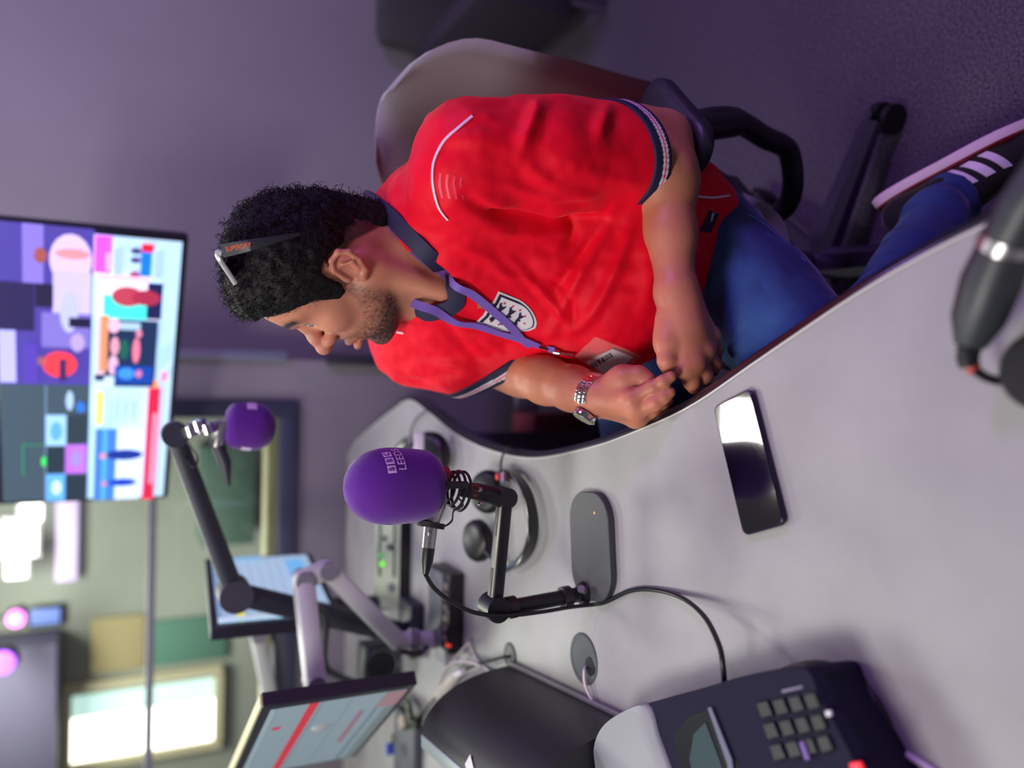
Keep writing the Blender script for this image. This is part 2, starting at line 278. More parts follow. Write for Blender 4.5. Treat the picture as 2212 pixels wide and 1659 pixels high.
pic = [q(-30, 120, 478, 925, (72, 62, 150)), q(-30, 925, 478, 1612, (62, 78, 92)), q(478, 142, 975, 1612, (176, 212, 238)),
  q(100, 120, 210, 400, (128, 112, 205)), q(-30, 640, 60, 915, (170, 170, 245)), q(-30, 400, 160, 640, (40, 34, 78)), q(240, 150, 470, 400, (205, 185, 225), 1), q(260, 330, 470, 560, (190, 180, 225)),
  q(165, 400, 262, 515, (34, 30, 60)), q(200, 540, 470, 720, (118, 108, 190)), q(300, 430, 400, 640, (175, 180, 225), 1), q(160, 225, 230, 300, (150, 80, 80), 1), q(270, 220, 460, 270, (215, 140, 150), 1), q(360, 640, 440, 740, (170, 150, 200), 1), q(350, 560, 470, 610, (30, 26, 60)),
  q(205, 740, 400, 880, (236, 60, 74), 1), q(160, 770, 225, 815, (150, 90, 90), 1), q(300, 780, 340, 900, (60, 40, 90)), q(110, 700, 180, 915, (80, 60, 165)),
  q(222, 925, 228, 1612, (120, 150, 190)), q(225, 1090, 345, 1270, (150, 195, 232)), q(250, 1130, 320, 1240, (90, 160, 225), 1), q(340, 1265, 468, 1440, (178, 108, 222)), q(370, 1300, 440, 1400, (150, 130, 225), 1), q(230, 1440, 342, 1610, (95, 165, 232)), q(260, 1480, 320, 1570, (190, 220, 245), 1),
  q(340, 950, 384, 1062, (160, 190, 225), 1), q(400, 1010, 455, 1075, (50, 110, 200), 1), q(90, 1260, 100, 1440, (40, 130, 90)), q(90, 1255, 225, 1262, (40, 130, 90)), q(200, 1330, 228, 1390, (60, 220, 90), 1), q(345, 1090, 470, 1250, (44, 58, 70)), q(228, 1275, 338, 1435, (40, 52, 66)), q(345, 1450, 478, 1610, (40, 52, 66)),
  q(484, 140, 575, 320, (250, 84, 250)), q(545, 220, 570, 305, (255, 170, 255)), q(680, 185, 745, 215, (60, 60, 100), 1), q(680, 230, 745, 260, (80, 70, 110), 1), q(680, 300, 745, 335, (150, 60, 100), 1), q(742, 198, 802, 322, (20, 116, 236)), q(742, 160, 812, 200, (220, 30, 60)), q(590, 190, 640, 330, (160, 190, 225)), q(820, 190, 870, 330, (160, 190, 225)),
  q(500, 325, 800, 350, (240, 190, 225)), q(505, 350, 880, 545, (235, 225, 240)), q(540, 425, 790, 545, (70, 232, 220)), q(790, 350, 880, 540, (30, 34, 80)), q(585, 378, 770, 480, (176, 62, 84), 1), q(700, 390, 868, 470, (160, 44, 74), 1),
  q(510, 548, 865, 915, (30, 46, 82)), q(510, 530, 560, 850, (226, 190, 210)), q(530, 530, 572, 830, (222, 140, 96)), q(570, 540, 640, 620, (232, 180, 205), 1), q(590, 640, 640, 740, (220, 150, 175), 1), q(580, 740, 640, 850, (210, 170, 200), 1), q(640, 560, 760, 600, (160, 190, 215)), q(735, 595, 772, 640, (210, 130, 160), 1), q(720, 640, 765, 780, (225, 120, 150), 1), q(640, 650, 700, 760, (30, 90, 80), 1), q(620, 795, 850, 895, (24, 66, 160)), q(640, 805, 740, 870, (60, 140, 225), 1), q(745, 815, 785, 860, (200, 120, 170), 1), q(510, 855, 620, 915, (190, 215, 235)), q(505, 845, 560, 880, (40, 50, 90)),
  q(518, 940, 560, 1135, (232, 200, 110)), q(600, 985, 615, 1125, (150, 175, 215)), q(640, 985, 655, 1125, (150, 175, 215)), q(690, 985, 705, 1125, (150, 175, 215)), q(740, 985, 755, 1120, (150, 175, 215)), q(520, 1155, 652, 1595, (66, 118, 200)), q(568, 1155, 592, 1595, (80, 170, 220)), q(652, 1150, 815, 1595, (205, 225, 245)),
  q(590, 1280, 820, 1345, (30, 50, 140), 1), q(550, 1300, 590, 1335, (220, 140, 150), 1), q(610, 1460, 790, 1510, (30, 66, 180), 1), q(565, 1475, 600, 1505, (210, 130, 150), 1), q(832, 910, 905, 1600, (236, 34, 72)), q(868, 1060, 895, 1500, (240, 140, 175)), q(860, 870, 885, 912, (245, 150, 60)), q(905, 815, 940, 870, (240, 130, 170)), q(885, 680, 925, 800, (160, 200, 220))]
picture('screen_picture', t, So, SU, SV, pic, e=1.0, label='studio camera views above, news web pages below')
# ================================================================ desk
DZ = .74
def smooth_poly(pts, n=8): return [(p.x, p.y) for p in spline([Vector((a, b, 0)) for a, b in pts], n)]
edge_px = [(2260, 425), (2150, 470), (2000, 543), (1840, 637), (1640, 772), (1500, 868), (1400, 917), (1280, 962), (1150, 987), (1050, 967), (980, 932), (925, 888)]
edge = [onz(x, y, DZ) for x, y in edge_px]
edge2 = [(.19, .22), (.175, .34)] + [(p.x, p.y) for p in edge[0:]] + [(-.045, 1.96), (-.075, 2.10), (-.13, 2.30), (-.19, 2.50)]
ep = smooth_poly(edge2, 8)
outline = [(-1.55, -.25), (.19, -.25), (.19, .1)] + ep + [(-.24, 2.585), (-1.3, 2.585), (-1.55, 2.3)]
m_desk = mat('grey_laminate', (150, 149, 151), .45, var=.10, vscale=9, bump=.05, bscale=500)
nt = m_desk.node_tree
m_edge = mat('dark_edge_band', (26, 24, 32), .22, coat=.3)
desk = thing('desk', (-.6, 1.1, 0), 'large curved grey laminate studio desk with dark rounded edge', 'desk')
MB().prism(outline, DZ - .032, DZ).build('desktop', m_desk, desk, smooth=False)
pe = [Vector((a, b, DZ - .016)) for a, b in [(.19, -.2), (.19, .1)] + ep + [(-.24, 2.588)]]
def offs(pts, d):
    out = []
    for i, p in enumerate(pts):
        t = (pts[min(i + 1, len(pts) - 1)] - pts[max(i - 1, 0)]).normalized(); out.append(p + Vector((t.y, -t.x, 0))*d)
    return out
o1 = offs(pe, .010)
rings = []
for i, p in enumerate(pe):
    n = (o1[i] - p).normalized(); z = Vector((0, 0, 1))
    rings.append([p + n*a + z*b for a, b in ((-.001, .0175), (.004, .0172), (.009, .013), (.011, .006), (.011, -.006), (.009, -.013), (.004, -.017), (-.001, -.0172))])
MB().ring_loft(rings).build('edge_band', m_edge, desk, label='dark rounded edge band')
rings = [[p + (o1[i] - p).normalized()*a + Vector((0, 0, b)) for a, b in ((-.0042, .0165), (-.0042, .0174), (-.0016, .0174), (-.0016, .0165))] for i, p in enumerate(pe)]
MB().ring_loft(rings).build('inlay_line', mat('pale_inlay', (196, 194, 190), .4), desk, label='thin pale line beside the edge')
for (x, y, sx, sy) in ((-.45, 2.2, .6, .03), (-.62, .7, .03, 1.2)):
    MB().box((x, y, (DZ - .032)/2), (sx, sy, DZ - .033)).build('support_panel', mat('dark_support', (84, 72, 104), .7), desk)
# cable grommets in the desktop
def grommet(px, py, r, label, slot):
    c = onz(px, py, DZ); t = thing('cable_grommet', c, label, 'cable grommet')
    MB().lathe(c, (0, 0, 1), [(0, -.002), (r, -.002), (r, .002), (r - .003, .0042), (r - .008, .0042), (r - .0085, .0034), (0, .0034)], 48).build('cover', mat('grommet_grey', (74, 78, 84), .5), t)
    MB().lathe(c + Vector(slot), (0, 0, 1), [(0, .0034), (r*.36, .0034), (r*.36, .0044), (0, .0045)], 24).build('cable_slot', m_black, t)
    return c
g1 = grommet(1262, 1423, .040, 'round grey desk grommet with a white cable in front of the black housing', (-.004, -.024, 0))
g2 = grommet(1103, 1416, .024, 'small dark desk grommet at the corner of the black housing', (0, 0, 0))
# ================================================================ microphone near the man
m_foam = mat('purple_foam', (84, 22, 134), .95, var=.10, vscale=500, bump=.5, bscale=900, sheen=.35, bdist=.0006)
m_print = mat('foam_print', (214, 190, 226), .8)
def foam(name, top, bot, rad, parent):
    ax = (bot - top); L = ax.length; prof = []
    for k in range(25):
        s_ = k/24
        if s_ < .5: rr = math.sqrt(max(0, 1 - ((.5 - s_)/.5)**2.4))
        else: rr = 1 - .10*((s_ - .5)/.5)**1.5
        if s_ > .80: rr *= math.sqrt(max(0, 1 - ((s_ - .80)/.20)**2.6*.55))
        prof.append((rad*rr, L*s_))
    prof.append((rad*.45, L*1.0)); prof.append((rad*.2, L*.98))
    x, y, d = frame(ax)
    return MB().lathe(top, ax, prof, 48).build(name, m_foam, parent, angle=80), prof
YM = 1.05
ft, fb = at(745, 1052, YM), at(944, 1048, YM + .015)
mic = thing('microphone', fb, 'near microphone in a large purple foam windscreen with white lettering and silver body', 'microphone')
fr_px = 82*1.14/1700*1.0
f_rad = .0535
foam_o, fprof = foam('windscreen', ft, fb, f_rad, mic)
fax = (fb - ft).normalized()
def foam_map(cx_ang, h0, top=ft, axd=fax, L=(fb - ft).length, rad=f_rad, prof=fprof):
    # angle 0 faces the camera, positive towards the right; h measured down from the top
    toC = (CAM - top); toC = (toC - axd*toC.dot(axd)).normalized(); rgt = axd.cross(toC) ; 
    if rgt.x < 0: rgt = -rgt
    hs = [p[1] for p in prof[:25]]; rs = [p[0] for p in prof[:25]]
    def fn(co):
        h = h0 - co.y; r = float(np.interp(h, hs, rs)) + .0006 + co.z; a = cx_ang + co.x/rad
        return top + axd*h + (toC*math.cos(a) + rgt*math.sin(a))*r
    return fn
# lettering: three white blocks with letters cut dark, second row below
L_ = (fb - ft).length
blk = MB(); let = MB()
a0 = math.radians(25)
for k in range(3):
    fn = foam_map(a0 + k*.0138/f_rad, L_*.345)
    for i in range(4):
        for j in range(4):
            p = [fn(Vector((-.0058 + .0029*(i + di), -.0058 + .0029*(j + dj), 0))) for di, dj in ((0,0),(1,0),(1,1),(0,1))]; blk.quad(*p)
    text_into(let, 'BBC'[k], .0118, lambda c, fn=fn: fn(Vector((c.x*.85, c.y + .0003, c.z + .0008))), .0002)
text_into(blk, 'LEEDS', .0160, lambda c, fn=foam_map(a0 + .0190/f_rad, L_*.345 + .0155): fn(Vector((c.x, c.y, c.z + .0003))), .0002)
blk.build('print', m_print, foam_o, smooth=False, label='white letter blocks and second row of lettering')
let.build('print_letters', mat('purple_ink', (92, 40, 140), .9), foam_o, smooth=False)
blk2 = MB()
for k in range(3):
    fn = foam_map(math.radians(-86) - k*.0165/f_rad, L_*.42)
    for j in range(4):
        blk2.quad(*[fn(Vector((-.0068 + .0136*di, -.0068 + .0034*(j + dj), 0))) for di, dj in ((0,0),(1,0),(1,1),(0,1))])
blk2.build('print', m_print, foam_o, smooth=False, label='lettering on the far side of the foam')
# silver body slanting down to the left, clip, strain relief, plug
b0, b1 = at(905, 1085, YM + .005), at(919, 1130, YM)
def tb(name, m, pts, r, par, seg=20, **k): return MB().tube(pts, r, seg).build(name, m, par, **k)
tb('body', m_silver, [at(938, 1060, YM), at(942, 1085, YM), at(934, 1112, YM - .002), at(929, 1128, YM - .004)], [.0150, .0155, .0140, .0128], mic, label='satin silver body')
tb('collar', m_matte, [at(932, 1128, YM - .004), at(930, 1140, YM - .005)], [.0195, .0195], mic)
tb('connector', m_silver, [at(930, 1139, YM - .005), at(925, 1186, YM - .009)], [.0100, .0094], mic, label='silver plug sleeve')
tb('cable_boot', m_black, [at(925, 1184, YM - .009), at(922, 1212, YM - .011), at(919, 1240, YM - .013)], [.0096, .0088, .0048], mic)
tb('pin', m_chrome, [at(928, 1150, YM - .017), at(927, 1158, YM - .017)], [.0018, .0018], mic)
# rubber shock collar seen below the foam (reddish reflection on the lower mesh)
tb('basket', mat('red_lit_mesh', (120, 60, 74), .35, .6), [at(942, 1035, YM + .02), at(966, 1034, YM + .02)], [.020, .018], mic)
mc = thing('microphone_clip', at(975, 1050, YM), 'black elastic shock mount clip under the near purple microphone', 'clip')
for k, (dx, rr) in enumerate(((968, .020), (976, .024), (986, .027), (996, .028))):
    c = at(dx, 1052 + k*3, YM + .012 - .004*k); x, y, d = frame(fax + Vector((-.12, 0, .0)))
    MB().tube([c + (x*math.cos(a) + y*math.sin(a))*rr for a in [2*PI*j/32 for j in range(33)]], .0022, 6).build('shock_ring', m_black, mc)
MB().box(at(968, 1048, YM - .024), (.010, .008, .060), R=Matrix.Rotation(.02, 3, 'Y'), bev=.002).build('bracket', m_black, mc)
tb('swivel', m_black, [at(945, 1048, YM - .022), at(960, 1048, YM - .022)], [.009, .009], mc)
tb('elastic_cord', mat('teal_cord', (60, 110, 120), .5), [at(930, 1080, YM - .022), at(950, 1066, YM - .024), at(962, 1058, YM - .024)], .0011, mc, 6)
tb('wire_loop', m_dark, spline([at(990, 1075, YM - .01), at(1000, 1092, YM - .01), at(980, 1104, YM - .008), at(976, 1125, YM - .006), at(960, 1137, YM - .006), at(945, 1137, YM - .004)], 6), .0014, mc, 6)
# ---------------------------------------------------------------- stand
stand = thing('microphone_stand', onz(1300, 1180, DZ), 'black desktop microphone stand with slotted arm and oval base plate', 'stand')
bp = [onz(x, y, DZ) for x, y in ((1232, 1120), (1238, 1180), (1252, 1250), (1290, 1290), (1325, 1280), (1338, 1220), (1337, 1130), (1322, 1085), (1290, 1067), (1255, 1077))]
c0, c1_ = onz(1283, 1095, DZ), onz(1290, 1262, DZ)
axv = (c1_ - c0); axl = axv.length; ang = math.atan2(axv.y, axv.x); hw = .0575
cc = (c0 + c1_)/2
pl = [(cc.x + x*math.cos(ang) - y*math.sin(ang), cc.y + x*math.sin(ang) + y*math.cos(ang)) for x, y in rrect(axl + .048, hw*2, .045, 10)]
BPH = .012
MB().prism(pl, DZ, DZ + BPH).build('base_plate', mat('charcoal_powder_coat', (62, 64, 68), .5, bump=.3, bscale=900, bdist=.0004), stand, bevel=.0015)
MB().lathe(onz(1285, 1108, DZ + BPH), (0, 0, 1), [(0, 0), (.002, 0), (.002, .0008), (0, .0009)], 12).build('badge', mat('gold_mark', (190, 150, 90), .3, .8), stand, label='tiny gold mark')
pb = onz(1262, 1282, DZ + BPH); YP = pb.y; ptp = at(1072, 1318, YP)
m_bar = mat('dull_bar_face', (108, 106, 102), .4, .5)
tb('pole', m_black, [pb, pb + (ptp - pb)*.5, ptp], [.0115]*3, stand)
tb('pole_foot', m_black, [pb - (ptp - pb)*.0, pb + (ptp - pb)*.06], [.019, .015], stand)
for k, f in enumerate((.22, .84)):
    c = pb + (ptp - pb)*f; tb('collar', mat('collar_plastic', (38, 28, 32), .4), [c - (ptp - pb)*.045, c + (ptp - pb)*.045], [.0165, .0165], stand)
tb('thumb_screw', m_silver, [onz(1262, 1276, DZ + .02), onz(1255, 1272, DZ + .03)], [.006, .006], stand)
aL, aR = at(1068, 1312, YP), at(1090, 1083, YM + .005)
MB().tube([aL + Vector((0, .02, 0)), aL - Vector((0, .018, 0))], [.019]*2, 24).build('pivot', m_black, stand)
MB().tube([aR + Vector((.006, .016, 0)), aR - Vector((-.006, .014, 0))], [.015]*2, 24).build('pivot', m_black, stand)
dA = (aR - aL).normalized(); nA = Vector((0, 0, 1)) - dA*dA.z; nA.normalize(); fA = dA.cross(nA)
Rm = Matrix((dA, fA, nA)).transposed(); cA = (aL + aR)/2; LA = (aR - aL).length
arm = MB().box(cA, (LA, .024, .017), R=Rm, bev=.003).build('arm', m_black, stand)
s_ = -1 if fA.y > 0 else 1
MB().box(cA + nA*.0075 + fA*s_*.001, (LA*.96, .019, .004), R=Rm, bev=.0008).build('arm_face', m_bar, arm, label='dull grey upper face with slots')
for k in (-.26, .30):
    MB().box(cA + dA*LA*k + nA*.0098, (LA*.26, .006, .0012), R=Rm, bev=.0004).build('slot', m_black, arm)
sm = MB(); text_into(sm, 'MICROPHONE', .008, lambda c: cA + dA*(c.x) + fA*s_*(-c.y) *1 + nA*(.0097 + c.z), .0002) if False else None
tb('neck', m_black, [aR, at(1062, 1070, YM + .004), at(1030, 1062, YM + .004)], [.013, .0125, .0125], stand)
tb('adapter', mat('ruby_adapter', (88, 48, 56), .3, .5), [at(1030, 1062, YM + .004), at(1014, 1060, YM + .004)], [.0125, .0115], stand)
tb('thread', m_black, [at(1014, 1060, YM + .004), at(998, 1058, YM + .004)], [.0105, .0105], stand)
for yy in (1058, 1088): MB().lathe(at(1037, yy, YM - .012), (0, 0, 1), [(0, -.004), (.0035, -.002), (.0035, .002), (0, .004)], 12).build('wing_nut', m_chrome, stand)
# cable of the microphone, strapped to the pole, running off along the desk
cp = [at(919, 1240, YM - .013), at(936, 1268, YM - .01), at(965, 1293, YP - .02), at(1010, 1318, YP - .025), at(1050, 1328, YP - .025), at(1100, 1330, YP - .022), at(1170, 1322, YP - .019), at(1230, 1312, YP - .019)]
cp += [onz(1282, 1306, DZ + .012), onz(1310, 1300, DZ + .004), onz(1360, 1277, DZ + .004), onz(1410, 1274, DZ + .004), onz(1470, 1290, DZ + .01), onz(1520, 1330, DZ + .03), onz(1552, 1390, DZ + .05), onz(1562, 1440, DZ + .055), onz(1566, 1500, DZ + .04)]
MB().tube(spline(cp, 8), .0032, 8).build('microphone_cable', m_black, label='black cable from the near purple microphone down its stand and across the desk', cat='cable')
# ================================================================ phone on the desk
p0, p1, p2, p3 = [onz(x, y, DZ + .009) for x, y in ((1540, 880), (1619, 837), (1697, 1131), (1603, 1160))]
pc = (p0 + p1 + p2 + p3)/4; lx = ((p3 - p0) + (p2 - p1)).normalized(); ly = Vector((0, 0, 1)).cross(lx).normalized()
Lp, Wp = ((p3 - p0).length + (p2 - p1).length)/2, ((p1 - p0).length + (p2 - p3).length)/2*.98
phone = thing('smartphone', pc - Vector((0, 0, .009)), 'black smartphone lying face up near the desk edge', 'phone')
tilt = Matrix.Rotation(math.radians(0), 3, lx)
Rp = tilt @ Matrix((lx, ly, Vector((0, 0, 1)))).transposed()
def slab_rr(c, L, W, r, z0, z1, R): return MB().ring_loft([[c + R @ Vector((x, y, z)) for x, y in rrect(L, W, r)] for z in (z0, z1)])
slab_rr(pc, Lp, Wp, .009, -.0065, 0, Rp).build('casing', mat('violet_black_case', (52, 46, 72), .25, .7), phone, bevel=.0018)
slab_rr(pc, Lp - .004, Wp - .004, .008, 0, .0004, Rp).build('screen', mat('glass_black', (8, 8, 14), .03, spec=.9, coat=1), phone)
MB().box(pc + Rp @ Vector((-.01, -Wp/2 - .0002, -.003)), (.016, .001, .002), R=Rp, bev=.0003).build('side_button', m_dark, phone)
MB().box(pc + Rp @ Vector((-.05, .012, -.0078)), (.03, .03, .0022), R=Rp, bev=.0008).build('camera_bump', m_black, phone)
def quad_plate(P, th, back=True):   # P: TL, TR, BR, BL -> solid plate with thickness away from the camera
    n = (P[1] - P[0]).cross(P[3] - P[0]).normalized()
    if n.dot(CAM - P[0]) < 0: n = -n
    return MB().slab([p - n*th for p in P], n, th), n
# ================================================================ headphones
def headphones(name, label, cupA, cupB, band, r, nrm, cab):
    t = thing(name, (Vector(cupA) + Vector(cupB))/2*1.0, label, 'headphones')
    for k, c in enumerate((cupA, cupB)):
        c = Vector(c); ax = Vector(nrm[k]).normalized()
        cup = MB().lathe(c - ax*r*.30, ax, [(0, 0), (r*.72, .0), (r*.92, r*.10), (r, r*.28), (r*.98, r*.36)], 32).build('ear_cup', m_black, t)
        MB().lathe(c - ax*r*.30, ax, [(r*.98, r*.36), (r*1.0, r*.48), (r*.9, r*.62), (r*.66, r*.64), (r*.55, r*.50), (0, r*.46)], 32).build('ear_pad', mat('dark_leatherette', (34, 26, 38), .55, bump=.2, bscale=300), cup)
        MB().tube([c - ax*r*.1 + Vector((0, 0, 1))*0 + (Vector(band[0 if k == 0 else -1]) - c)*f for f in (0, .5, 1)], [.005, .004, .0035], 8).build('yoke', m_chrome if k == 0 else m_dark, t)
    bp_ = spline(band, 8); mb = MB(); rings = []
    for i, p in enumerate(bp_):
        tt = (bp_[min(i + 1, len(bp_) - 1)] - bp_[max(i - 1, 0)]).normalized(); z = Vector((0, 0, 1)); s = tt.cross(z).normalized(); k = math.sin(PI*i/(len(bp_) - 1))*.6 + .4
        rings.append([p + s*a*r*.12 + z*b*r*.26*k for a, b in ((-1, -.9), (-.6, -1), (.6, -1), (1, -.9), (1, .9), (.6, 1), (-.6, 1), (-1, .9))])
    mb.ring_loft(rings).build('headband', mat('gloss_black', (18, 18, 24), .14, coat=.6), t)
    MB().tube(spline(cab, 8), .0022, 6).build('cord', m_black, t)
    return t
hz = DZ + .018
hp = headphones('headphones', 'black headphones lying behind the near microphone stand', onz(1052, 1062, DZ + .034), onz(1030, 1168, DZ + .034), [onz(x, y, hz) for x, y in ((1084, 1018), (1110, 1026), (1136, 1062), (1150, 1120), (1147, 1172), (1125, 1212), (1092, 1232))], .042,
    [(-.1, .35, -.9), (0, .2, -1)], [onz(1084, 1020, hz), onz(1082, 1002, hz), onz(1088, 980, DZ + .01), onz(1104, 962, DZ + .01), onz(1112, 958, DZ - .08)])
MB().box(onz(1077, 1030, DZ + .035), (.012, .008, .01), bev=.002).build('red_marker', mat('red_plastic', (220, 30, 40), .4), hp, label='small red side marker')
MB().cyl(onz(1092, 1024, DZ + .025), onz(1092, 1045, DZ + .03), .010).build('hinge', m_alu, hp)
hp2 = headphones('headphones', 'black headphones with a pale sticker lying at the desk tip behind the near foam', onz(925, 985, DZ + .056), onz(900, 1080, DZ + .048), [onz(x, y, hz) for x, y in ((880, 950), (862, 975), (856, 1010), (860, 1050), (880, 1085))], .055,
    [(-.1, .5, -.8), (.1, .3, -.9)], [onz(890, 948, hz), onz(888, 930, hz), onz(900, 905, DZ + .01), onz(925, 884, DZ + .01), onz(940, 880, DZ - .1)])
MB().box(onz(905, 958, DZ + .085), (.045, .004, .022), R=Matrix.Rotation(-.3, 3, 'X'), bev=.002).build('sticker', m_white, hp2, label='pale lilac sticker')
# ================================================================ mixer console at the back of the desk
Yc = 1.935
cs = thing('mixer_panel', at(870, 1210, Yc), 'silver sloping control panel with green and red lights behind the headphones', 'control panel')
A, B, Cc, D = at(806, 1312, Yc + .10), at(818, 1085, Yc + .10), at(878, 1085, Yc), at(852, 1318, Yc)
A.z = B.z = (A.z + B.z)/2; Cc.z = D.z = (Cc.z + D.z)/2; 
bz_ = DZ + .004
m = MB(); fpts = [A, B, Cc, D]
m.ring_loft([[Vector((p.x, p.y, p.z)) for p in (A, D)] + [Vector((D.x, D.y - .01, bz_)), Vector((A.x, A.y + .05, bz_))], [Vector((p.x, p.y, p.z)) for p in (B, Cc)] + [Vector((Cc.x, Cc.y - .01, bz_)), Vector((B.x, B.y + .05, bz_))]])
m.build('casing', m_black, cs)
pl_, n_c = quad_plate([A, B, Cc, D], .002); pl_.v = [tuple(Vector(p) + n_c*.003) for p in pl_.v]; pl_.build('faceplate', mat('silver_green_panel', (158, 164, 148), .4, .3), cs)
def onpanel(s_, t_): return (A*(1 - s_) + B*s_)*(1 - t_) + (D*(1 - s_) + Cc*s_)*t_
for s_, t_, r_, col, e_ in ((.42, .35, .007, (120, 240, 60), .9), (.50, .3, .006, (60, 170, 60), .8), (.86, .35, .008, (220, 30, 40), .8), (.66, .4, .007, (50, 54, 60), 0), (.58, .62, .010, (60, 64, 70), 0), (.2, .7, .012, (90, 100, 110), 0)):
    c = onpanel(s_, t_); MB().lathe(c, n_c, [(0, .0), (r_, .0), (r_*.9, .009), (0, .009)], 16).build('indicator' if e_ else 'knob', mat('panel_button', col, .4, emit=e_), cs)
for t_ in (.2, .8): MB().tube([onpanel(.3, t_) + n_c*.004, onpanel(.95, t_) + n_c*.004], .003, 6).build('fader_track', m_dark, cs)
# small loudspeaker
cS = onz(862, 1432, DZ); Ys = cS.y; sp = thing('desk_speaker', cS, 'small dark speaker with grey cone standing left of the white monitor arm', 'speaker')
hh = at(785, 1432, Ys).z - DZ
MB().box((cS.x, Ys + .03, DZ + hh/2), (.11, .08, hh), bev=.012).build('cabinet', mat('speaker_shell', (46, 52, 58), .5), sp)
MB().lathe((cS.x + .004, Ys - .012, DZ + hh*.55), (0, -1, 0), [(.047, 0), (.045, .004), (.036, .002), (.012, -.008), (0, -.004)], 32).build('cone', mat('speaker_cone', (112, 118, 120), .6), sp)
MB().lathe((cS.x + .004, Ys - .012, DZ + hh*.55), (0, -1, 0), [(.047, 0), (.050, .003), (.047, .006), (.044, .003)], 32).build('cone_ring', m_black, sp)
# ================================================================ flat network box, white monitor arm on it
q0 = onz(1003, 1325, DZ); Yb = q0.y
nb = thing('network_box', q0, 'flat black box with grey ports lying under the white monitor arm', 'box')
xl, xr = onz(1003, 1412, DZ).x, onz(1003, 1238, DZ).x
MB().box(((xl + xr)/2, Yb + .06, DZ + .018), (xr - xl, .12, .034), bev=.003).build('casing', m_black, nb)
MB().box(((xl + xr)/2, Yb + .075, DZ + .037), (xr - xl - .01, .085, .006), bev=.002).build('lid', mat('grey_lid', (96, 100, 104), .5, var=.3, vscale=60), nb)
for k in range(6): MB().box((xl + .03 + k*(xr - xl - .06)/5, Yb + .02, DZ + .036), (.014, .018, .004), bev=.001).build('port', mat('port_metal', (150, 140, 130), .4, .5), nb)
MB().box((xl + .02, Yb + .004, DZ + .034), (.006, .012, .008)).build('led', mat('red_led', (220, 60, 40), .4, emit=.8), nb)
m_arm = mat('white_arm_plastic', (188, 188, 192), .45); m_armg = mat('grey_arm_side', (120, 116, 130), .45)
YA = Yb + .09
ar = thing('jointed_arm_stand', onz(960, 1385, DZ + .04), 'large white jointed monitor arm rising from its foot beside the black flat box', 'monitor arm')
MB().box(at(955, 1388, YA) - Vector((0, 0, .005)), (.085, .07, .022), bev=.004).build('foot', m_arm, ar)
def beam(name, a, b, w, h, m, par, side=None, **k):
    d = (b - a).normalized(); x, y, d = frame(d); R = Matrix((x, y, d)).transposed()
    o = MB().box((a + b)/2, (w, h, (b - a).length + w*.6), R=R, bev=min(w, h)*.3).build(name, m, par, **k); return o
pa, pb_, pc_, pd = at(945, 1382, YA), at(858, 1384, YA), at(706, 1230, YA), at(655, 1252, YA)
MB().tube([pa, pb_], .019, 20).build('post', m_arm, ar)
MB().tube([at(900, 1382, YA), at(884, 1382, YA)], .024, 20).build('post_collar', m_armg, ar)
beam('lower_arm', pb_, pc_, .046, .04, m_arm, ar)
beam('elbow', pc_, pd, .045, .04, m_arm, ar)
pe_ = at(690, 1560, YA - .12)
beam('upper_arm', pd, pe_, .05, .042, m_arm, ar)
for c in (pc_, pd, at(678, 1475, YA - .09)): MB().tube([c + Vector((0, -.028, 0)), c + Vector((0, .028, 0))], .019, 20).build('joint_cap', m_armg, ar)
MB().tube(spline([at(640, 1290, YA + .06), at(700, 1330, YA + .05), at(700, 1430, YA + .04), at(730, 1460, YA + .1), at(770, 1475, YA + .2)], 8), .008, 8).build('monitor_lead', m_dark, label='dark lead hanging behind the large white monitor arm', cat='cable')
MB().tube(spline([pb_ + Vector((-.02, -.02, .0)), at(870, 1408, YA - .03), at(905, 1412, YA - .03), at(925, 1395, YA - .03)], 8), .006, 8).build('arm_cable', m_black, ar)
# second arm behind
YB2 = 2.35
a2 = thing('jointed_arm_stand', at(930, 1520, YB2), 'slim white monitor arm seen behind the larger one, over the window sill', 'monitor arm')
z2 = at(600, 1545, YB2)
beam('upper_arm', at(548, 1335, YB2), at(592, 1550, YB2), .055, .04, m_arm, a2)
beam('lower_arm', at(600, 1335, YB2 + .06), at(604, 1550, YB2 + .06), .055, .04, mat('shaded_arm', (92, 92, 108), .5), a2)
MB().tube([at(560, 1375, YB2 - .03), at(560, 1375, YB2 + .09)], .022, 16).build('joint_cap', m_armg, a2)
MB().tube([Vector((z2.x, YB2 + .02, DZ)), Vector((z2.x, YB2 + .02, z2.z + .05))], .02, 16).build('post', m_arm, a2)
# ================================================================ monitors
m_bez = mat('monitor_bezel', (34, 30, 48), .4)
def monitor(label, P, th, items, e, parts, grp=None):
    t = thing('computer_monitor', (P[2] + P[3])/2, label, 'monitor')
    pl_, n = quad_plate(P, th); pl_.build('casing', m_bez, t, bevel=.003)
    U = P[1] - P[0]; V = P[3] - P[0]; k = .016; u, v = U.normalized(), V.normalized()
    O = P[0] + u*k + v*k + n*.0006; SU = u*(U.length - 2*k); SV = v*(V.length - 2*k)
    MB().quad(O, O + SU, O + SU + SV, O + SV).build('screen', mat('screen_black', (10, 12, 16), .2), t, smooth=False)
    picture('screen_picture', t, O, SU, SV, items, e=e)
    return t, n
def rectify(P0, P1, P2, P3):        # parallelogram from four seen corners
    c = (P0 + P1 + P2 + P3)/4; U = (P1 - P0 + P2 - P3)/2; V = (P3 - P0 + P2 - P1)/2; V = Vector((V.x*.3, V.y*.3, V.z)); return [c - U/2 - V/2, c + U/2 - V/2, c + U/2 + V/2, c - U/2 + V/2]
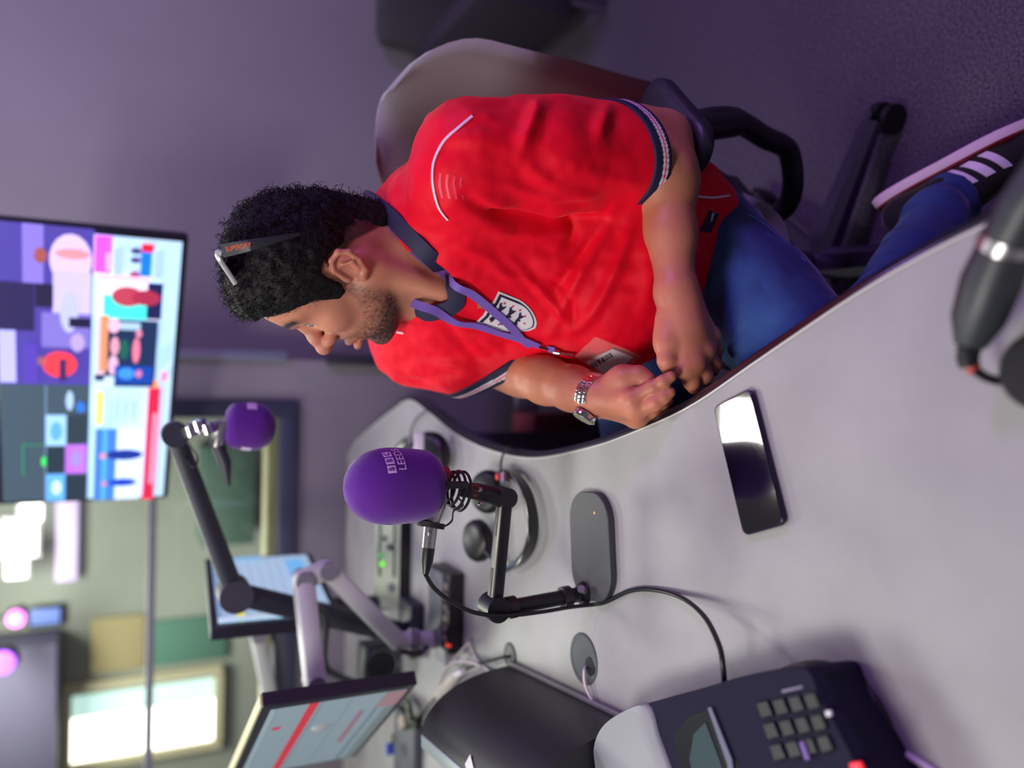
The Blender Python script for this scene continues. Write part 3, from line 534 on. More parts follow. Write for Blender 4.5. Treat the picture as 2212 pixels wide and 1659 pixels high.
# far monitor
Yl2, Yr2 = 1.78, 2.26
P = rectify(at(452, 1345, Yl2), at(445, 1205, Yr2), at(670, 1197, Yr2), at(742, 1340, Yl2))
it = [(0, 0, 1, 1, (160, 188, 204))] + [(0, .06 + .095*k, 1, .075 + .095*k, (150, 166, 186)) for k in range(9)] + [(.02, .16, .34, .22, (232, 226, 40)), (.05, .0, .95, .04, (120, 150, 180)), (.3, .74, .9, .92, (110, 178, 222)), (0, 0, .05, 1, (190, 208, 220)), (.12, .3, .14, 1, (140, 150, 172)), (.93, .0, 1, .5, (120, 170, 200))]
far_mon, nF = monitor('far computer monitor with pale blue list and a yellow mark, behind the boom arm', P, .03, it, .72, None)
cP = (P[2] + P[3])/2
MB().box((P[0] + P[2])/2 - nF*.05, (.12, .05, .12), rz=math.atan2((P[1] - P[0]).y, (P[1] - P[0]).x), bev=.01).build('back_plate', m_dark, far_mon)
MB().tube([(P[0] + P[2])/2 - nF*.06, Vector((((P[0] + P[2])/2 - nF*.08).x, ((P[0] + P[2])/2 - nF*.08).y, DZ))], .02, 12).build('stand_post', m_dark, far_mon)
# near monitor, cut by the frame
Yr3 = 1.36
TR, BR = at(568, 1527, Yr3), at(900, 1480, Yr3 + .02); TRb = at(530, 1620, Yr3 + .30); BRb = at(775, 1640, Yr3 + .36)
dirU = ((TRb - TR).normalized() + (BRb - BR).normalized()); dirU.z *= .4; dirU.normalize(); Wm = .53
P = rectify(TR + dirU*Wm, TR, BR, BR + dirU*Wm)
it = [(0, 0, 1, 1, (118, 134, 144)), (0, .27, 1, .34, (178, 44, 62)), (0, .36, 1, .37, (100, 116, 128)), (.72, .08, .76, .14, (170, 50, 80)), (0, 0, 1, .04, (130, 146, 156)), (.35, .72, .8, .76, (130, 90, 106)), (0, .84, 1, .86, (84, 100, 112)), (0, .58, 1, .585, (96, 112, 122)), (.82, .84, 1, 1, (136, 104, 112)), (0, .92, .8, 1, (96, 108, 110))]
near_mon, nN = monitor('near computer monitor with grey page and a red bar, cut by the frame edge', P, .026, it, .62, None)
MB().box((P[0] + P[2])/2 - nN*.046, (.12, .03, .12), rz=math.atan2((P[1] - P[0]).y, (P[1] - P[0]).x), bev=.01).build('back_plate', m_dark, near_mon)
MB().box(((P[0] + P[1])/2 + Vector((0, 0, .0015)) - nN*.012), ((P[1] - P[0]).length, .02, .004), R=Matrix.Rotation(math.atan2((P[1] - P[0]).y, (P[1] - P[0]).x), 3, 'Z')).build('top_strip', m_cream, near_mon, label='pale top edge strip')
# ================================================================ boom arm with the far microphone
m_boom = mat('slate_boom', (42, 42, 58), .5)
b0_ = onz(905, 1345, DZ); Yk = b0_.y
bo = thing('boom_arm', b0_, 'long dark jointed boom arm holding the far purple microphone', 'boom arm')
MB().box(b0_ + Vector((-.01, .01, .018)), (.13, .10, .036), bev=.006).build('clamp', m_boom, bo)
pE, pT, pBs = at(507, 1282, 1.72), at(378, 938, 1.60), at(868, 1368, Yk)
MB().tube([b0_ + Vector((-.03, .01, .03)), pBs], .020, 20).build('post', m_boom, bo)
MB().tube([pBs, pE], [.027, .024], 20).build('lower_arm', m_boom, bo)
MB().tube([pE, pT], [.021, .017], 20).build('upper_arm', m_boom, bo)
MB().tube([pE + Vector((0, -.035, 0)), pE + Vector((0, .035, 0))], .034, 24).build('elbow_joint', mat('boom_joint', (58, 56, 70), .45), bo)
MB().tube([pT + Vector((0, -.024, 0)), pT + Vector((0, .024, 0))], .024, 24).build('tip_joint', m_boom, bo)
fmY = 1.58
ft2, fb2 = at(596, 925, fmY), at(487, 918, fmY)
mic2 = thing('microphone', fb2, 'far microphone hanging upside down in purple foam from the dark boom arm', 'microphone')
f2, prof2 = foam('windscreen', ft2, fb2, .046, mic2)
fx2 = (fb2 - ft2).normalized()
for h_, a_, l_ in ((.55, 60, 'pale print facing the wall side'), (.58, -75, 'pale print on the lower side')):
    fn = foam_map(math.radians(a_), (fb2 - ft2).length*h_, ft2, fx2, (fb2 - ft2).length, .046, prof2); pb2 = MB()
    for i in range(4):
        for j in range(4): pb2.quad(*[fn(Vector((-.012 + .006*(i + di), -.009 + .0045*(j + dj), 0))) for di, dj in ((0,0),(1,0),(1,1),(0,1))])
    pb2.build('print', m_print, f2, smooth=False, label=l_)
tb('body', m_silver, [at(488, 912, fmY), at(474, 935, fmY), at(468, 965, fmY)], [.015, .016, .012], mic2)
tb('cable_boot', m_boom, [at(470, 962, fmY), at(486, 1000, fmY), at(494, 1050, fmY)], [.012, .012, .003], mic2)
mc2 = thing('microphone_clip', at(440, 930, fmY), 'small shock mount clip between the boom tip and the far purple microphone', 'clip')
tb('bracket', m_dark, [pT, at(410, 925, fmY + .01), at(478, 918, fmY)], [.010, .008, .008], mc2)
for xx, yy in ((412, 930), (428, 918), (448, 925)): MB().lathe(at(xx, yy, fmY - .01), (1, 0, .3), [(0, -.012), (.015, -.01), (.016, .008), (0, .012)], 16).build('clamp_ring', m_chrome, mc2)
MB().tube(spline([pT + Vector((0, -.02, -.01)), at(425, 985, fmY), at(418, 1010, fmY), at(395, 980, fmY + .02)], 8), .0018, 6).build('thin_cord', m_dark, mc2)
# ================================================================ black arched housing
F0, F1 = onz(1105, 1437, DZ + .004), onz(1332, 1545, DZ + .004)
hx = (F1 - F0).normalized(); F2 = F0 + hx*.405
Ltop = at(912, 1580, F0.y + .0)
wv = Vector((-hx.y, hx.x, 0)); wv = -wv if wv.x > 0 else wv
wd_, ht_ = abs((Ltop - F0).dot(wv)), Ltop.z - DZ
arc = []
for k in range(15):
    a = (PI/2)*k/14; arc.append((wd_*(1 - math.cos(a)), ht_*math.sin(a)))
arc += [(wd_ + .002, ht_ - .004)]
def hsec(O): return [O + wv*a + Vector((0, 0, b)) for a, b in arc] + [O + wv*(wd_ + .002) + Vector((0, 0, 0))]
hg = thing('equipment_housing', F0, 'black arched equipment housing with a pale front strip at the frame edge', 'housing')
MB().ring_loft([hsec(F0), hsec(F0 + hx*.004), hsec(F2)]).build('cover', mat('satin_black_cover', (30, 30, 36), .45, spec=.6, bump=.15, bscale=800, bdist=.0003), hg, angle=30)
MB().box((F0 + F2)/2 - wv*.004 + Vector((0, 0, .003)), ((F2 - F0).length, .008, .008), rz=math.atan2(hx.y, hx.x), bev=.001).build('base_strip', mat('grey_strip', (120, 116, 124), .5), hg, label='grey strip along the desk')
tp = F0 + wv*(wd_ + .012) + Vector((0, 0, ht_ - .012))
MB().box(tp + hx*.2025, (.405, .024, .030), rz=math.atan2(hx.y, hx.x), bev=.003).build('front_strip', mat('pale_green_grey', (152, 166, 164), .4), hg, label='pale front strip')
MB().box(tp + hx*.2025 + wv*.002 - Vector((0, 0, .065)), (.395, .018, .09), rz=math.atan2(hx.y, hx.x), bev=.002).build('port_panel', m_white, hg)
for k in range(7): MB().box(tp + hx*(.03 + k*.035) + wv*.012 - Vector((0, 0, .04)), (.014, .006, .014), rz=math.atan2(hx.y, hx.x), bev=.001).build('port', m_dark, hg)
for k in range(4): MB().box(tp + hx*(.045 + k*.035) + wv*.014 - Vector((0, 0, .025)), (.003, .004, .006)).build('led', mat('green_led', (60, 240, 110), .4, emit=1.5), hg)
def onarc(h, s_):    # point on the cover: h along, s angle fraction
    a = (PI/2)*s_; return F0 + hx*h + wv*(wd_*(1 - math.cos(a))) + Vector((0, 0, ht_*math.sin(a))), (-wv*math.cos(a)/wd_ + Vector((0, 0, math.sin(a)/ht_))).normalized()
stp, stn = onarc(.215, .93); e1 = (hx*.8 + wv*.6).normalized(); e1 = (e1 - stn*e1.dot(stn)).normalized(); e2 = stn.cross(e1)
MB().slab([stp + stn*.0005 + e1*a + e2*b for a, b in ((-.013, -.011), (.013, -.011), (.013, .011), (-.013, .011))], stn, .0006).build('sticker', mat('white_sticker', (206, 208, 208), .6), hg)
# ================================================================ near intercom unit at the frame edge
TZ = .815
pts = [(1300, 1765), (1290, 1659), (1287, 1612), (1305, 1568), (1345, 1537), (1420, 1512), (1500, 1490), (1580, 1466), (1660, 1449), (1735, 1440), (1758, 1452), (1772, 1486), (1815, 1568), (1862, 1659), (1912, 1765)]
tops = spline([onz(x, y, TZ) for x, y in pts], 5)
ic = thing('intercom_unit', tops[15] - Vector((0, 0, TZ - DZ)), 'grey and navy desk intercom with dark keys cut by the frame corner', 'intercom')
cen_ = sum(tops, Vector())/len(tops)
lo = [Vector((p.x, p.y, DZ + .002)) - (p - cen_).normalized()*.012 for p in tops]
lo = [Vector((p.x, p.y, DZ + .002)) for p in lo]
mid = [Vector((p.x, p.y, TZ - .012)) for p in tops]; tp_ = [Vector((q_.x + (cen_.x - q_.x)*.03, q_.y + (cen_.y - q_.y)*.03, TZ)) for q_ in tops]
MB().ring_loft([lo, mid, tp_]).build('casing', mat('navy_casing', (26, 25, 46), .75, spec=.15), ic, angle=25)
gp = [(1300, 1765), (1290, 1659), (1287, 1612), (1305, 1568), (1345, 1537), (1400, 1520), (1425, 1590), (1450, 1659), (1480, 1765)]
gt = spline([onz(x, y, TZ + .0005) for x, y in gp], 5); gc = sum(gt, Vector())/len(gt)
gtt = [p + (gc - p)*.02 for p in gt]
MB().ring_loft([[Vector((p.x, p.y, DZ + .004)) for p in gtt], [p + (gc - p)*-.0 for p in gt], [Vector((p.x + (gc.x - p.x)*.05, p.y + (gc.y - p.y)*.05, TZ + .006)) for p in gt]]).build('end_cap', mat('grey_end_cap', (142, 146, 150), .45), ic, angle=60)
def topquad(P, z, h, name, m, **k):
    t0 = [onz(x, y, z) for x, y in P]; return MB().ring_loft([t0, [p + Vector((0, 0, h)) for p in t0]]).build(name, m, ic, bevel=.0008, **k)
topquad([(1455, 1590), (1490, 1545), (1545, 1530), (1600, 1660), (1610, 1765), (1500, 1765)], TZ - .0005, .0012, 'display_recess', mat('recess_black', (10, 12, 22), .25), label='dark glossy recess')
topquad([(1490, 1640), (1500, 1585), (1525, 1560), (1555, 1640), (1580, 1720), (1510, 1720)], TZ + .0008, .001, 'display', mat('display_green', (58, 76, 78), .2))
topquad([(1532, 1528), (1540, 1526), (1585, 1640), (1600, 1765), (1590, 1765), (1575, 1650)], TZ + .001, .003, 'trim_line', mat('slate_trim', (96, 100, 122), .35), label='pale trim line')
m_key = mat('key_black', (16, 13, 26), .45)
for r_ in range(3):
    for c_ in range(4):
        bx, by = 1640 + c_*34 + r_*14, 1518 + r_*46 - c_*6
        topquad([(bx, by), (bx + 24, by - 6), (bx + 36, by + 26), (bx + 12, by + 33)], TZ - .0005, .0045, 'key', m_key)
topquad([(1690, 1490), (1735, 1480), (1738, 1486), (1692, 1497)], TZ, .002, 'key_edge', mat('key_rim', (120, 112, 140), .3))
topquad([(1728, 1602), (1738, 1600), (1752, 1640), (1742, 1643)], TZ + .004, .002, 'purple_key', mat('purple_key', (96, 60, 150), .3))
topquad([(1786, 1535), (1798, 1533), (1800, 1546), (1789, 1548)], TZ, .003, 'white_key', m_white)
topquad([(1840, 1648), (1862, 1644), (1872, 1668), (1850, 1674)], TZ, .004, 'red_key', mat('red_key', (230, 30, 50), .4, emit=.9))
def pxcable(name, pts, r, m, label, zdef=None):
    P = [onz(x, y, z) for x, y, z in pts]; return MB().tube(spline(P, 8), r, 8).build(name, m, label=label, cat='cable')
pxcable('white_cable', [(1735, 1462, DZ + .03), (1765, 1474, DZ + .02), (1800, 1508, DZ + .004), (1835, 1560, DZ + .004), (1880, 1597, DZ + .004), (1940, 1622, DZ + .004), (2000, 1655, DZ + .004), (2060, 1700, DZ + .004)], .0032, mat('pinkish_white_cable', (214, 200, 222), .5), 'white cable running from the navy intercom to the bottom frame edge')
pxcable('black_cable', [(1690, 1452, DZ + .02), (1740, 1437, DZ + .02), (1790, 1438, DZ + .014), (1845, 1462, DZ + .005), (1890, 1510, DZ + .005), (1922, 1575, DZ + .005), (1942, 1640, DZ + .005), (1950, 1720, DZ + .005)], .0045, m_black, 'thick black cable curving from the navy intercom over the white cable')
pxcable('white_cable', [(1266, 1440, DZ + .004), (1262, 1450, DZ + .012), (1263, 1475, DZ + .012), (1272, 1500, DZ + .010), (1282, 1515, DZ + .006)], .0022, mat('offwhite_cable', (206, 196, 200), .5), 'short white cable coming out of the large grommet')
pxcable('white_cable', [(1012, 1385, DZ + .012), (1022, 1410, DZ + .004), (1046, 1440, DZ + .004), (1062, 1452, DZ + .01)], .0028, mat('offwhite_cable', (206, 196, 200), .5), 'thin white cable end looping to the far corner of the black housing')
pxcable('white_cable', [(1014, 1387, DZ + .014), (985, 1420, DZ + .02), (955, 1462, DZ + .02), (945, 1500, DZ + .012)], .0028, mat('offwhite_cable', (206, 196, 200), .5), 'white cable leading left past the black flat box')
pxcable('white_cable', [(1040, 1437, DZ + .02), (990, 1428, DZ + .03), (962, 1448, DZ + .03), (950, 1480, DZ + .02)], .0034, mat('offwhite_cable', (206, 196, 200), .5), 'thicker white cable lying against the far end of the black housing')
pxcable('dark_cable', [(1098, 1418, DZ + .006), (1070, 1424, DZ + .02), (1020, 1440, DZ + .02), (975, 1470, DZ + .01), (930, 1520, DZ + .008), (900, 1560, DZ + .008)], .003, m_black, 'dark cable from the small grommet around the black housing')
t = thing('cable_plug', onz(962, 1485, DZ), 'off-white plug lying against the far end of the black housing', 'plug')
MB().tube([onz(985, 1458, DZ + .03), onz(950, 1500, DZ + .02)], [.010, .013], 12).build('casing', mat('offwhite_plug', (198, 192, 186), .5), t)
MB().tube([onz(1000, 1450, DZ + .032), onz(985, 1458, DZ + .03)], [.006, .008], 12).build('strain_relief', m_white, t)
t = thing('cable_bundle', onz(880, 1530, DZ), 'dark bundle of connectors under the near monitor', 'cables')
for k in range(5):
    MB().tube(spline([onz(862 + 6*k, 1500 + 9*k, DZ + .02), onz(885, 1520 + 9*k, DZ + .03), onz(880 + 4*k, 1552 + 4*k, DZ + .02), onz(850, 1590 + 6*k, DZ + .01)], 6), .006, 8).build('lead', m_black if k % 2 else mat('olive_lead', (70, 82, 66), .6), t)
t = thing('document_tray', onz(880, 1620, DZ), 'grey clutter tray with a blue clip at the frame edge under the near monitor', 'tray')
MB().box(onz(880, 1640, DZ + .012), (.22, .16, .022), bev=.005).build('tray', mat('slate_tray', (70, 72, 84), .6), t)
MB().box(onz(842, 1618, DZ + .05), (.028, .012, .02), rz=.5, bev=.003).build('clip', mat('blue_clip', (60, 90, 190), .4), t, label='blue clip')
MB().box(onz(870, 1560, DZ + .03), (.03, .05, .012), rz=.6, bev=.003).build('card', mat('beige_card', (150, 136, 130), .6), t)
# ================================================================ dark tapered handle in the foreground
hdl = thing('handheld_microphone', onz(2130, 620, DZ), 'dark tapered handle with silver ring lying blurred in the near right corner', 'microphone')
m_han = mat('graphite_handle', (46, 50, 56), .45, var=.15, vscale=30)
hp_ = [(2300, 330, .80), (2215, 450, .80), (2175, 525, .795), (2140, 610, .79), (2112, 690, .787), (2095, 745, .785)]
hP = [onz(*q_) for q_ in hp_]
MB().tube(hP[:3], [.020, .020, .0195], 24).build('handle', m_han, hdl)
MB().tube([hP[2] + (hP[1] - hP[2]).normalized()*.004, hP[2] - (hP[1] - hP[2]).normalized()*.006], [.0208, .0208], 24).build('silver_ring', m_silver, hdl, label='silver ring')
MB().tube([hP[2], hP[3], hP[4], hP[5]], [.0195, .0225, .020, .0120], 24).build('grip', m_han, hdl)
MB().tube([hP[5], onz(2090, 775, .78), onz(2094, 790, .778)], [.0095, .0085, .008], 16).build('tip', m_black, hdl)
MB().tube([onz(2098, 792, .778), onz(2108, 800, .777)], [.0062, .0058], 12).build('red_sleeve', mat('red_sleeve', (190, 70, 60), .5), hdl)
MB().box(onz(2138, 545, .79), (.006, .006, .004), bev=.001).build('brass_screw', mat('brass', (210, 180, 120), .3, .8), hdl)
MB().tube(spline([onz(2105, 798, .777), onz(2130, 815, .765), onz(2170, 825, .755), onz(2215, 822, .752), onz(2260, 800, .752)], 8), .0040, 8).build('handle_cable', m_black, label='black cable leaving the blurred dark handle', cat='cable')
t = thing('cable_reel', onz(2290, 800, DZ), 'round black object cut by the frame edge beside the dark handle', 'disc')
MB().lathe(onz(2290, 802, DZ), (0, 0, 1), [(0, 0), (.026, 0), (.03, .004), (.03, .03), (.026, .034), (0, .034)], 32).build('body', m_black, t)
MB().lathe(onz(2290, 802, DZ + .034), (0, 0, 1), [(0, 0), (.012, 0), (.012, .003), (0, .003)], 24).build('hub', m_dark, t)
# ================================================================ sculpting engine: smooth distance fields turned into meshes
class Sdf:
    def __init__(s, lo, hi, h, O=(0, 0, 0), R=None):
        s.h = h; s.lo = np.array(lo, float); n = np.ceil((np.array(hi) - s.lo)/h).astype(int) + 1; s.F = np.full(n, .06, np.float32)
        s.O = np.array(O, float); s.R = np.eye(3) if R is None else np.array(R, float)   # world = O + R @ local
        s.ax = [s.lo[i] + h*np.arange(n[i]) for i in range(3)]
    def L(s, p): return s.R.T @ (np.array(p, float) - s.O)
    def sub(s, lo, hi):
        i0 = [max(0, int((lo[i] - s.lo[i])/s.h)) for i in range(3)]; i1 = [min(s.F.shape[i], int((hi[i] - s.lo[i])/s.h) + 2) for i in range(3)]
        if any(b <= a for a, b in zip(i0, i1)): return None
        sl = tuple(slice(a, b) for a, b in zip(i0, i1)); g = [s.ax[i][sl[i]].reshape([-1 if j == i else 1 for j in range(3)]) for i in range(3)]
        return sl, g
    def op(s, lo, hi, fn, k, mode='u'):
        r = s.sub(np.array(lo) - .045, np.array(hi) + .045)
        if r is None: return s
        sl, (X, Y, Z) = r; a = s.F[sl]; b = fn(X, Y, Z).astype(np.float32)
        if mode == 'u': hh = np.maximum(k - np.abs(a - b), 0)/k; s.F[sl] = np.minimum(a, b) - hh*hh*k*.25
        else: b = -b; hh = np.maximum(k - np.abs(a - b), 0)/k; s.F[sl] = np.maximum(a, b) + hh*hh*k*.25
        return s
    def cone(s, a, b, r1, r2, k=.01, mode='u', w=True):
        if w: a, b = s.L(a), s.L(b)
        a, b = np.array(a, float), np.array(b, float); ba = b - a; l2 = ba @ ba + 1e-12; rm = max(r1, r2)
        def fn(X, Y, Z):
            t = np.clip(((X - a[0])*ba[0] + (Y - a[1])*ba[1] + (Z - a[2])*ba[2])/l2, 0, 1)
            return np.sqrt((X - a[0] - t*ba[0])**2 + (Y - a[1] - t*ba[1])**2 + (Z - a[2] - t*ba[2])**2) - (r1 + (r2 - r1)*t)
        return s.op(np.minimum(a, b) - rm, np.maximum(a, b) + rm, fn, k, mode)
    def chain(s, pts, rs, k=.01, mode='u', w=True):
        for i in range(len(pts) - 1): s.cone(pts[i], pts[i + 1], rs[i], rs[i + 1], k, mode, w)
        return s
    def ell(s, c, r, k=.01, mode='u', w=True, A=None):      # A: 3x3 world axes as columns
        if w: c = s.L(c); A = s.R.T @ (np.eye(3) if A is None else np.array(A))
        else: A = np.eye(3) if A is None else np.array(A)
        c = np.array(c, float); rm = max(r)
        def fn(X, Y, Z):
            q_ = [((X - c[0])*A[0, i] + (Y - c[1])*A[1, i] + (Z - c[2])*A[2, i]) for i in range(3)]
            k0 = np.sqrt(sum((q_[i]/r[i])**2 for i in range(3))); k1 = np.sqrt(sum((q_[i]/r[i]**2)**2 for i in range(3))) + 1e-9
            return k0*(k0 - 1)/k1
        return s.op(c - rm, c + rm, fn, k, mode)
    def plane(s, p, n, k=.002):      # keep the side the normal points away from
        p = s.L(p); n = s.R.T @ np.array(Vector(n).normalized()); X, Y, Z = [s.ax[i].reshape([-1 if j == i else 1 for j in range(3)]) for i in range(3)]
        b = ((X - p[0])*n[0] + (Y - p[1])*n[1] + (Z - p[2])*n[2]).astype(np.float32); hh = np.maximum(k - np.abs(s.F - b), 0)/k
        s.F = np.maximum(s.F, b) + hh*hh*k*.25; return s
    def merge(s, t, k=.01):          # same grid
        hh = np.maximum(k - np.abs(s.F - t.F), 0)/k; s.F = np.minimum(s.F, t.F) - hh*hh*k*.25; return s
    def mesh(s):
        F = s.F; F[0], F[-1], F[:, 0], F[:, -1], F[:, :, 0], F[:, :, -1] = .01, .01, .01, .01, .01, .01
        S = F < 0; c = np.zeros(tuple(n - 1 for n in F.shape), np.int8)
        for dx in (0, 1):
            for dy in (0, 1):
                for dz in (0, 1): c += S[dx:F.shape[0] - 1 + dx, dy:F.shape[1] - 1 + dy, dz:F.shape[2] - 1 + dz]
        idx = np.argwhere((c > 0) & (c < 8)); m = len(idx); V = np.zeros((m, 3)); W = np.zeros(m)
        co = [(a, b, d) for a in (0, 1) for b in (0, 1) for d in (0, 1)]
        vals = {q_: F[idx[:, 0] + q_[0], idx[:, 1] + q_[1], idx[:, 2] + q_[2]] for q_ in co}
        for p in co:
            for ax in range(3):
                if p[ax] == 0:
                    q_ = list(p); q_[ax] = 1; q_ = tuple(q_); a, b = vals[p], vals[q_]; cr = (a < 0) != (b < 0)
                    t = np.where(cr, a/np.where(cr, a - b, 1), 0); pos = np.array(p, float)[None, :].repeat(m, 0); pos[:, ax] += t
                    V += pos*cr[:, None]; W += cr
        V = s.lo + (idx + V/W[:, None])*s.h
        G = np.full(c.shape, -1, np.int32); G[idx[:, 0], idx[:, 1], idx[:, 2]] = np.arange(m); quads = []
        for ax in range(3):
            o1_, o2_ = [(1, 2), (2, 0), (0, 1)][ax]
            sa = [slice(None)]*3; sb = [slice(None)]*3; sa[ax] = slice(0, -1); sb[ax] = slice(1, None); D = S[tuple(sa)] != S[tuple(sb)]; e = np.argwhere(D)
            e = e[(e[:, o1_] > 0) & (e[:, o2_] > 0) & (e[:, o1_] < F.shape[o1_] - 1) & (e[:, o2_] < F.shape[o2_] - 1)]
            inside = S[e[:, 0], e[:, 1], e[:, 2]]; q4 = []
            for da, db in ((1, 1), (0, 1), (0, 0), (1, 0)):
                f = e.copy(); f[:, o1_] -= da; f[:, o2_] -= db; q4.append(G[f[:, 0], f[:, 1], f[:, 2]])
            q4 = np.stack(q4, 1); q4[~inside] = q4[~inside][:, ::-1]; quads.append(q4)
        Q = np.concatenate(quads); Q = Q[(Q >= 0).all(1)]
        return s.O + V @ s.R.T, Q
def relax(V, Q, it=2, lam=.5):
    E = np.concatenate([Q[:, [0, 1]], Q[:, [1, 2]], Q[:, [2, 3]], Q[:, [3, 0]]]); n = len(V)
    deg = np.bincount(E[:, 0], minlength=n) + np.bincount(E[:, 1], minlength=n)
    for _ in range(it):
        A = np.zeros_like(V)
        for k in range(3): A[:, k] = np.bincount(E[:, 0], V[E[:, 1], k], n) + np.bincount(E[:, 1], V[E[:, 0], k], n)
        V = V*(1 - lam) + lam*A/np.maximum(deg, 1)[:, None]
    return V
def vnormals(V, Q):
    fn = np.cross(V[Q[:, 2]] - V[Q[:, 0]], V[Q[:, 3]] - V[Q[:, 1]]); N = np.zeros_like(V)
    for k in range(4):
        for j in range(3): N[:, j] += np.bincount(Q[:, k], fn[:, j], len(V))
    return N/(np.linalg.norm(N, axis=1)[:, None] + 1e-12)
_lat = rng.random((32, 32, 32)).astype(np.float32)
def noise3(P, sc_):          # smooth lattice noise in -1..1
    p = P*sc_ + 100.0; i = np.floor(p).astype(int); f = p - i; f = f*f*(3 - 2*f); r = 0
    for a in (0, 1):
        for b in (0, 1):
            for c in (0, 1):
                r = r + _lat[(i[:, 0] + a) % 32, (i[:, 1] + b) % 32, (i[:, 2] + c) % 32]*(f[:, 0] if a else 1 - f[:, 0])*(f[:, 1] if b else 1 - f[:, 1])*(f[:, 2] if c else 1 - f[:, 2])
    return r*2 - 1
def pymesh(name, V, Q, m, parent=None, col=None, **k):
    me = bpy.data.meshes.new(name); me.vertices.add(len(V)); me.vertices.foreach_set('co', V.astype(np.float32).ravel())
    me.loops.add(len(Q)*4); me.loops.foreach_set('vertex_index', Q.astype(np.int32).ravel()); me.polygons.add(len(Q))
    me.polygons.foreach_set('loop_start', np.arange(0, len(Q)*4, 4, dtype=np.int32)); me.update(); me.validate()
    me.polygons.foreach_set('use_smooth', [True]*len(me.polygons))
    if col is not None:
        at_ = me.color_attributes.new('tint', 'FLOAT_COLOR', 'POINT'); at_.data.foreach_set('color', col.astype(np.float32).ravel())
    me.materials.append(m); o = bpy.data.objects.new(name, me); C.objects.link(o)
    if parent: o.parent = parent; o.matrix_parent_inverse = parent.matrix_world.inverted()
    tag(o, k.get('label'), None, None, k.get('kind')); return o
def tint_mat(name, rough=.5, sss=0, bump=.15, bscale=350, spec=.4, sheen=0, bdist=.0006):
    m = mat(name, (200, 200, 200), rough, bump=bump, bscale=bscale, spec=spec, sss=sss, sheen=sheen, bdist=bdist); nt = m.node_tree
    a = nt.nodes.new('ShaderNodeAttribute'); a.attribute_name = 'tint'; nt.links.new(a.outputs['Color'], nt.nodes['Principled BSDF'].inputs['Base Color']); return m
def sstep(x, a, b): t = np.clip((x - a)/(b - a), 0, 1); return t*t*(3 - 2*t)
# ================================================================ the man
person = thing('person', (.22, 1.10, 0), 'seated man in a red shirt and jeans leaning forward with dark curly hair, hands together', 'person')
yaw, pit = math.radians(17), math.radians(10)
hf = Vector((-math.cos(yaw)*math.cos(pit), math.sin(yaw)*math.cos(pit), math.sin(pit))); hl = Vector((0, 0, 1)).cross(hf).normalized(); hu = hf.cross(hl).normalized()
if hl.y > 0: hl = -hl; 
hu = Vector((0, 0, 1)); hu = (hu - hf*hu.dot(hf)).normalized()
HO = at(747, 598, 1.045) - hl*.076
HR = np.array(Matrix((hf, hl, hu)).transposed())
HS = 1.0
def hw_(f, l, u): return HO + hf*f + hl*l + hu*u
neck_base = at(905, 560, 1.14); skull_base = hw_(-.035, 0, -.02)
h = Sdf((-.135, -.10, -.20), (.14, .10, .145), .0019, HO, HR)
P = dict(w=False)
h.ell((.002, 0, .046), (.086, .076, .090), .02, **P)
h.ell((.034, 0, .052), (.060, .064, .058), .025, **P)
h.ell((.040, 0, -.012), (.052, .058, .072), .02, **P)
h.ell((.036, 0, -.066), (.046, .046, .034), .02, **P)
for s_ in (-1, 1):
    h.cone((.006, s_*.050, -.040), (.060, s_*.022, -.084), .021, .019, .018, **P)
    h.ell((.060, s_*.040, -.008), (.024, .022, .022), .015, **P)
    h.cone((.087, s_*.010, .042), (.070, s_*.046, .043), .0105, .009, .012, **P)
h.ell((.074, 0, -.093), (.021, .027, .018), .015, **P)
h.ell((.074, 0, -.050), (.024, .028, .030), .012, **P)
for s_ in (-1, 1):
    h.ell((.097, s_*.031, .021), (.016, .017, .011), .010, 's', **P)
    h.ell((.0728, s_*.031, .0300), (.0145, .0160, .0060), .003, **P)      # upper lid
    h.ell((.0712, s_*.031, .0105), (.0135, .0150, .0055), .003, **P)      # lower lid
    h.cone((.092, s_*.024, .0205), (.086, s_*.043, .0200), .0048, .0032, .003, 's', **P)
h.chain([(.083, 0, .036), (.092, 0, .018), (.105, 0, -.001), (.115, 0, -.015)], [.0085, .0078, .0095, .0105], .008, **P)
h.ell((.1165, 0, -.017), (.0115, .0115, .0105), .006, **P)
h.cone((.112, 0, -.022), (.094, 0, -.029), .006, .006, .005, **P)
for s_ in (-1, 1):
    h.ell((.099, s_*.0135, -.018), (.0125, .0070, .0092), .005, **P)
    h.ell((.104, s_*.0070, -.0275), (.0060, .0032, .0035), .003, 's', **P)
    h.cone((.098, s_*.020, -.011), (.085, s_*.021, -.010), .0015, .0015, .006, 's', **P)
h.cone((.0960, -.006, -.038), (.0940, .006, -.038), .004, .004, .006, **P)
for s_ in (-1, 1):
    h.chain([(.1010, 0, -.0505), (.0975, s_*.010, -.050), (.086, s_*.022, -.0545)], [.0052, .0048, .002], .004, **P)
    h.chain([(.1030, 0, -.0645), (.0980, s_*.010, -.0640), (.085, s_*.021, -.0575)], [.0062, .0056, .002], .004, **P)
h.chain([(.078, -.026, -.0575), (.100, -.010, -.0568), (.108, 0, -.0568), (.100, .010, -.0568), (.078, .026, -.0575)], [.0012, .0022, .003, .0022, .0012], .002, 's', **P)
h.cone((.0975, -.012, -.0745), (.0975, .012, -.0745), .0045, .0045, .008, 's', **P)
